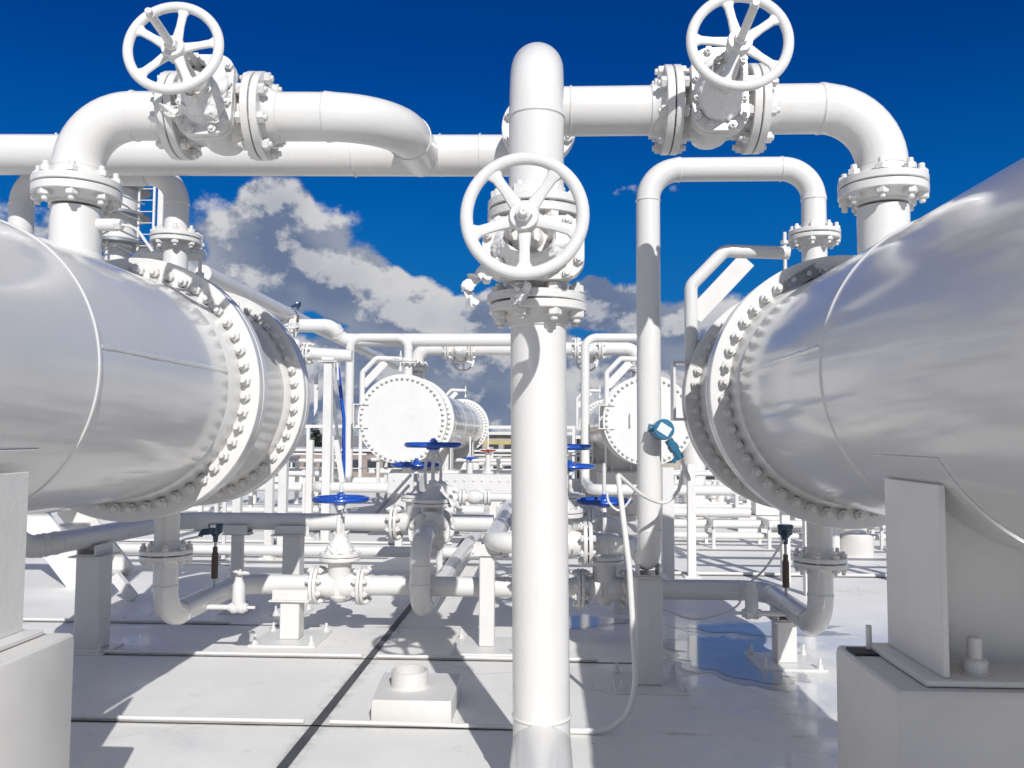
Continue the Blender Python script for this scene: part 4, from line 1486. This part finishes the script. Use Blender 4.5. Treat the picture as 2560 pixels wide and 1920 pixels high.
# small equipment in the gaps
def small_valve(label, x, y, z, R, m):
    root = thing('stem_valve', label, 'valve', (x, y, z - .6), 'small far valves')
    part('body', MB().lathe([(0, -.62), (.10, -.62), (.10, -.58), (.05, -.56), (.07, -.46), (.11, -.42), (.11, -.38), (.05, -.36), (.045, -.05), (.02, -.03), (.02, 0), (0, 0)], Matrix.Translation((x, y, z)), 16), CAST, root)
    part('stem', MB().rod((x, y, z - .02), (x, y, z + .35), .016, 8), WHITE, root)
    hand_wheel(root, Matrix.Translation((x, y, z)), R, .012, m, 4, .3, .03, True)


for px, py, Yd, R, m, lab in ((961 + 140, 1252 - 0, 17, .20, RED, ''),):
    pass
q = at(1220, 1126, 15.0)
small_valve('far valve with a red handwheel left of the riser', q.x, 15.0, q.z, .145, RED)
q = at(1175, 1145, 13.4)
small_valve('far valve with a small blue handwheel under the distant left exchanger', q.x, 13.4, q.z, .145, BLUE)

# cylinders and boxes on the right part of the deck
q = floor_at(2150, 1392)
root = thing('bollard_stub', 'pair of short white cylinders on a round base behind the right U bend', 'pipe stub', (q.x, q.y, 0), None)
part('base', MB().lathe([(0, 0), (.26, 0), (.26, .30), (.24, .32), (0, .32)], Matrix.Translation((q.x, q.y + .2, 0)), 28), CONC, root)
part('stub', MB().lathe([(0, .3), (.19, .3), (.19, .82), (.17, .84), (0, .84)], Matrix.Translation((q.x, q.y + .25, 0)), 24), WHITE, root)
part('stub', MB().lathe([(0, .0), (.07, .0), (.07, .84), (0, .84)], Matrix.Translation((q.x - .32, q.y + .1, 0)), 16), WHITE, root)
q = floor_at(1925, 1330)
root = thing('equipment_box', 'low grey-white box on the deck behind the right exchanger', 'box', (q.x, q.y, 0))
part('base', MB().box(q.x, q.y + .3, .14, 1.15, .6, .28), CONC, root)
part('cabinet', MB().box(q.x, q.y + .35, .44, .42, .36, .30), STEEL, root)
part('side_post', MB().box(q.x + .70, q.y + .3, .42, .26, .26, .84), STEEL, root)
q = floor_at(1735, 1275)
root = thing('white_stanchion', 'stout white stanchion with rounded foot right of the tall pipe', 'stanchion', (q.x, q.y, 0))
part('foot', MB().lathe([(0, 0), (.42, 0), (.44, .12), (.36, .28), (0, .30)], Matrix.Translation((q.x + .15, q.y, 0)), 24), CONC, root)
part('column', MB().rod((q.x, q.y, .2), (q.x, q.y, 2.0), .28, 24), WHITE, root)
part('side_tube', MB().tube([(q.x + .62, q.y, 0), (q.x + .62, q.y, 1.5)], .09, 0, 16, 0), WHITE, root)
q = at(1668, 1180, 9.2)
post('white post just right of the tall pipe, below the teal transmitter', q.x, 9.2, q.z + .05, .13, group='posts right of the tall pipe')
q = at(1727, 1160, 10.5)
post('rounded white post seen past the right exchanger rim', q.x, 10.5, q.z, .10, group='posts right of the tall pipe')
for i, (px, py, ln_, ang) in enumerate(((1830, 1275, 1.4, .1), (1900, 1262, 1.2, -.2), (1780, 1300, 1.0, .3), (1960, 1290, 1.6, .05))):
    q = floor_at(px, py)
    dx, dy = cos(ang) * ln_ / 2, sin(ang) * ln_ / 2
    single('floor_pipe', MB().tube([(q.x - dx, q.y - dy, .06), (q.x + dx, q.y + dy, .06)], .03, 0, 10, 0), WHITE,
           ['short white tube on the deck left of the grey-white box', 'short white tube on the deck farthest back near the grey-white box', 'short white tube on the deck nearest the stout stanchion', 'long white tube on the deck right of the others by the grey-white box'][i], 'tube', 'loose tubes on the deck')
def rack(label, x0, x1, y, zs, n, w=.09, depth=1.2):
    root = thing('pipe_rack', label, 'pipe rack', ((x0 + x1) / 2, y, 0), 'low white pipe racks in the background')
    for i in range(n):
        xx = x0 + (x1 - x0) * i / (n - 1)
        for yy in (y, y + depth):
            part('post', MB().box(xx, yy, max(zs) / 2, w, w, max(zs)), STEEL, root)
        part('cross_beam', MB().box(xx, y + depth / 2, max(zs) + .05, w, depth + .2, .1), STEEL, root)
    for i, z in enumerate(zs):
        part('pipe', MB().rod((x0 - .3, y + .15 + .22 * i, z), (x1 + .3, y + .15 + .22 * i, z), .05 + .02 * (i % 2), 12), WHITE, root)
    return root


rack('low white pipe rack behind the tall post and the blue ladder', -9.5, -5.2, 19.5, (.55, .85, 1.1), 5)
rack('low white pipe rack at the right behind the teal transmitter', 2.9, 8.5, 21.5, (.45, .8, 1.15), 6)
rack('low white pipe rack between the two distant exchangers', -1.6, 1.0, 23.0, (.5, .95, 1.3), 4)
rack('unseen white pipe rack added behind the right exchanger to cast shadow lines', 2.9, 7.8, 9.4, (1.35, 1.7, 2.1), 4, .10, .9)  # hidden behind the tank, added for the thin shadows it throws on the deck
rack('low white pipe rack just behind the two posts beside the left exchanger rim', -7.6, -4.4, 15.0, (.35, .75, 1.0), 6, .07, .8)
rack('low white pipe rack under the distant left exchanger', -4.2, -1.2, 20.6, (.4, .8, 1.1), 5, .08, 1.0)
rack('low white pipe rack behind the short cylinders at right', 2.2, 6.4, 17.2, (.3, .6, .95), 6, .07, .8)
rack('ankle-high white pipe rack right of the tall pipe', 1.75, 5.2, 13.2, (.18, .34), 5, .05, .6)
rack('knee-high white pipe rack on the deck far right', 4.6, 9.5, 14.5, (.3, .5), 5, .06, .7)
random.seed(11)
for i in range(9):
    px, py = 1690 + 46 * i + random.uniform(-10, 10), 1195 + (i % 3) * 22
    q = floor_at(px, py + 40)
    if q.y > 26:
        continue
    root = thing('valve_station', ['little white stem valve on the deck, %s of the row at right' % w for w in
                 ('first from the left', 'second from the left', 'third from the left', 'fourth from the left', 'middle', 'fourth from the right', 'third from the right', 'second from the right', 'last')][i],
                 'valve', (q.x, q.y, 0), 'little stem valves standing on the deck at right')
    h = random.uniform(.45, .9)
    part('body', MB().lathe([(0, 0), (.10, 0), (.10, .03), (.05, .05), (.045, h * .4), (.09, h * .45), (.09, h * .52), (.04, h * .56), (.03, h), (0, h)], Matrix.Translation((q.x, q.y, 0)), 14), CAST, root)
    part('branch', MB().tube([(q.x - .5, q.y, h * .25), (q.x + .45, q.y, h * .25), (q.x + .45, q.y, 0)], .045, .08, 12, 0), WHITE, root)
    hand_wheel(root, Matrix.Translation((q.x, q.y, h)), .13, .012, WHITE, 4, .3, .03, True)

# threaded rod with a dark rubber pad at the right pedestal
root = thing('rubber_pad', 'dark rubber pad with an upright stud on the right pedestal', 'rubber pad', (XR - .65, 3.24, .945))
part('pad', MB().box(XR - .655, 3.20, .950, .15, .10, .008, None, .002), GASKET, root)
part('stud', MB().rod((XR - .65, 3.23, .95), (XR - .65, 3.23, 1.04), .011, 10), STEEL, root)

# render set-up
S.render.engine = 'CYCLES'
S.render.resolution_x, S.render.resolution_y = 1024, 768
S.cycles.max_bounces = 8
S.cycles.diffuse_bounces = 4
S.cycles.glossy_bounces = 4
S.cycles.use_denoising = True
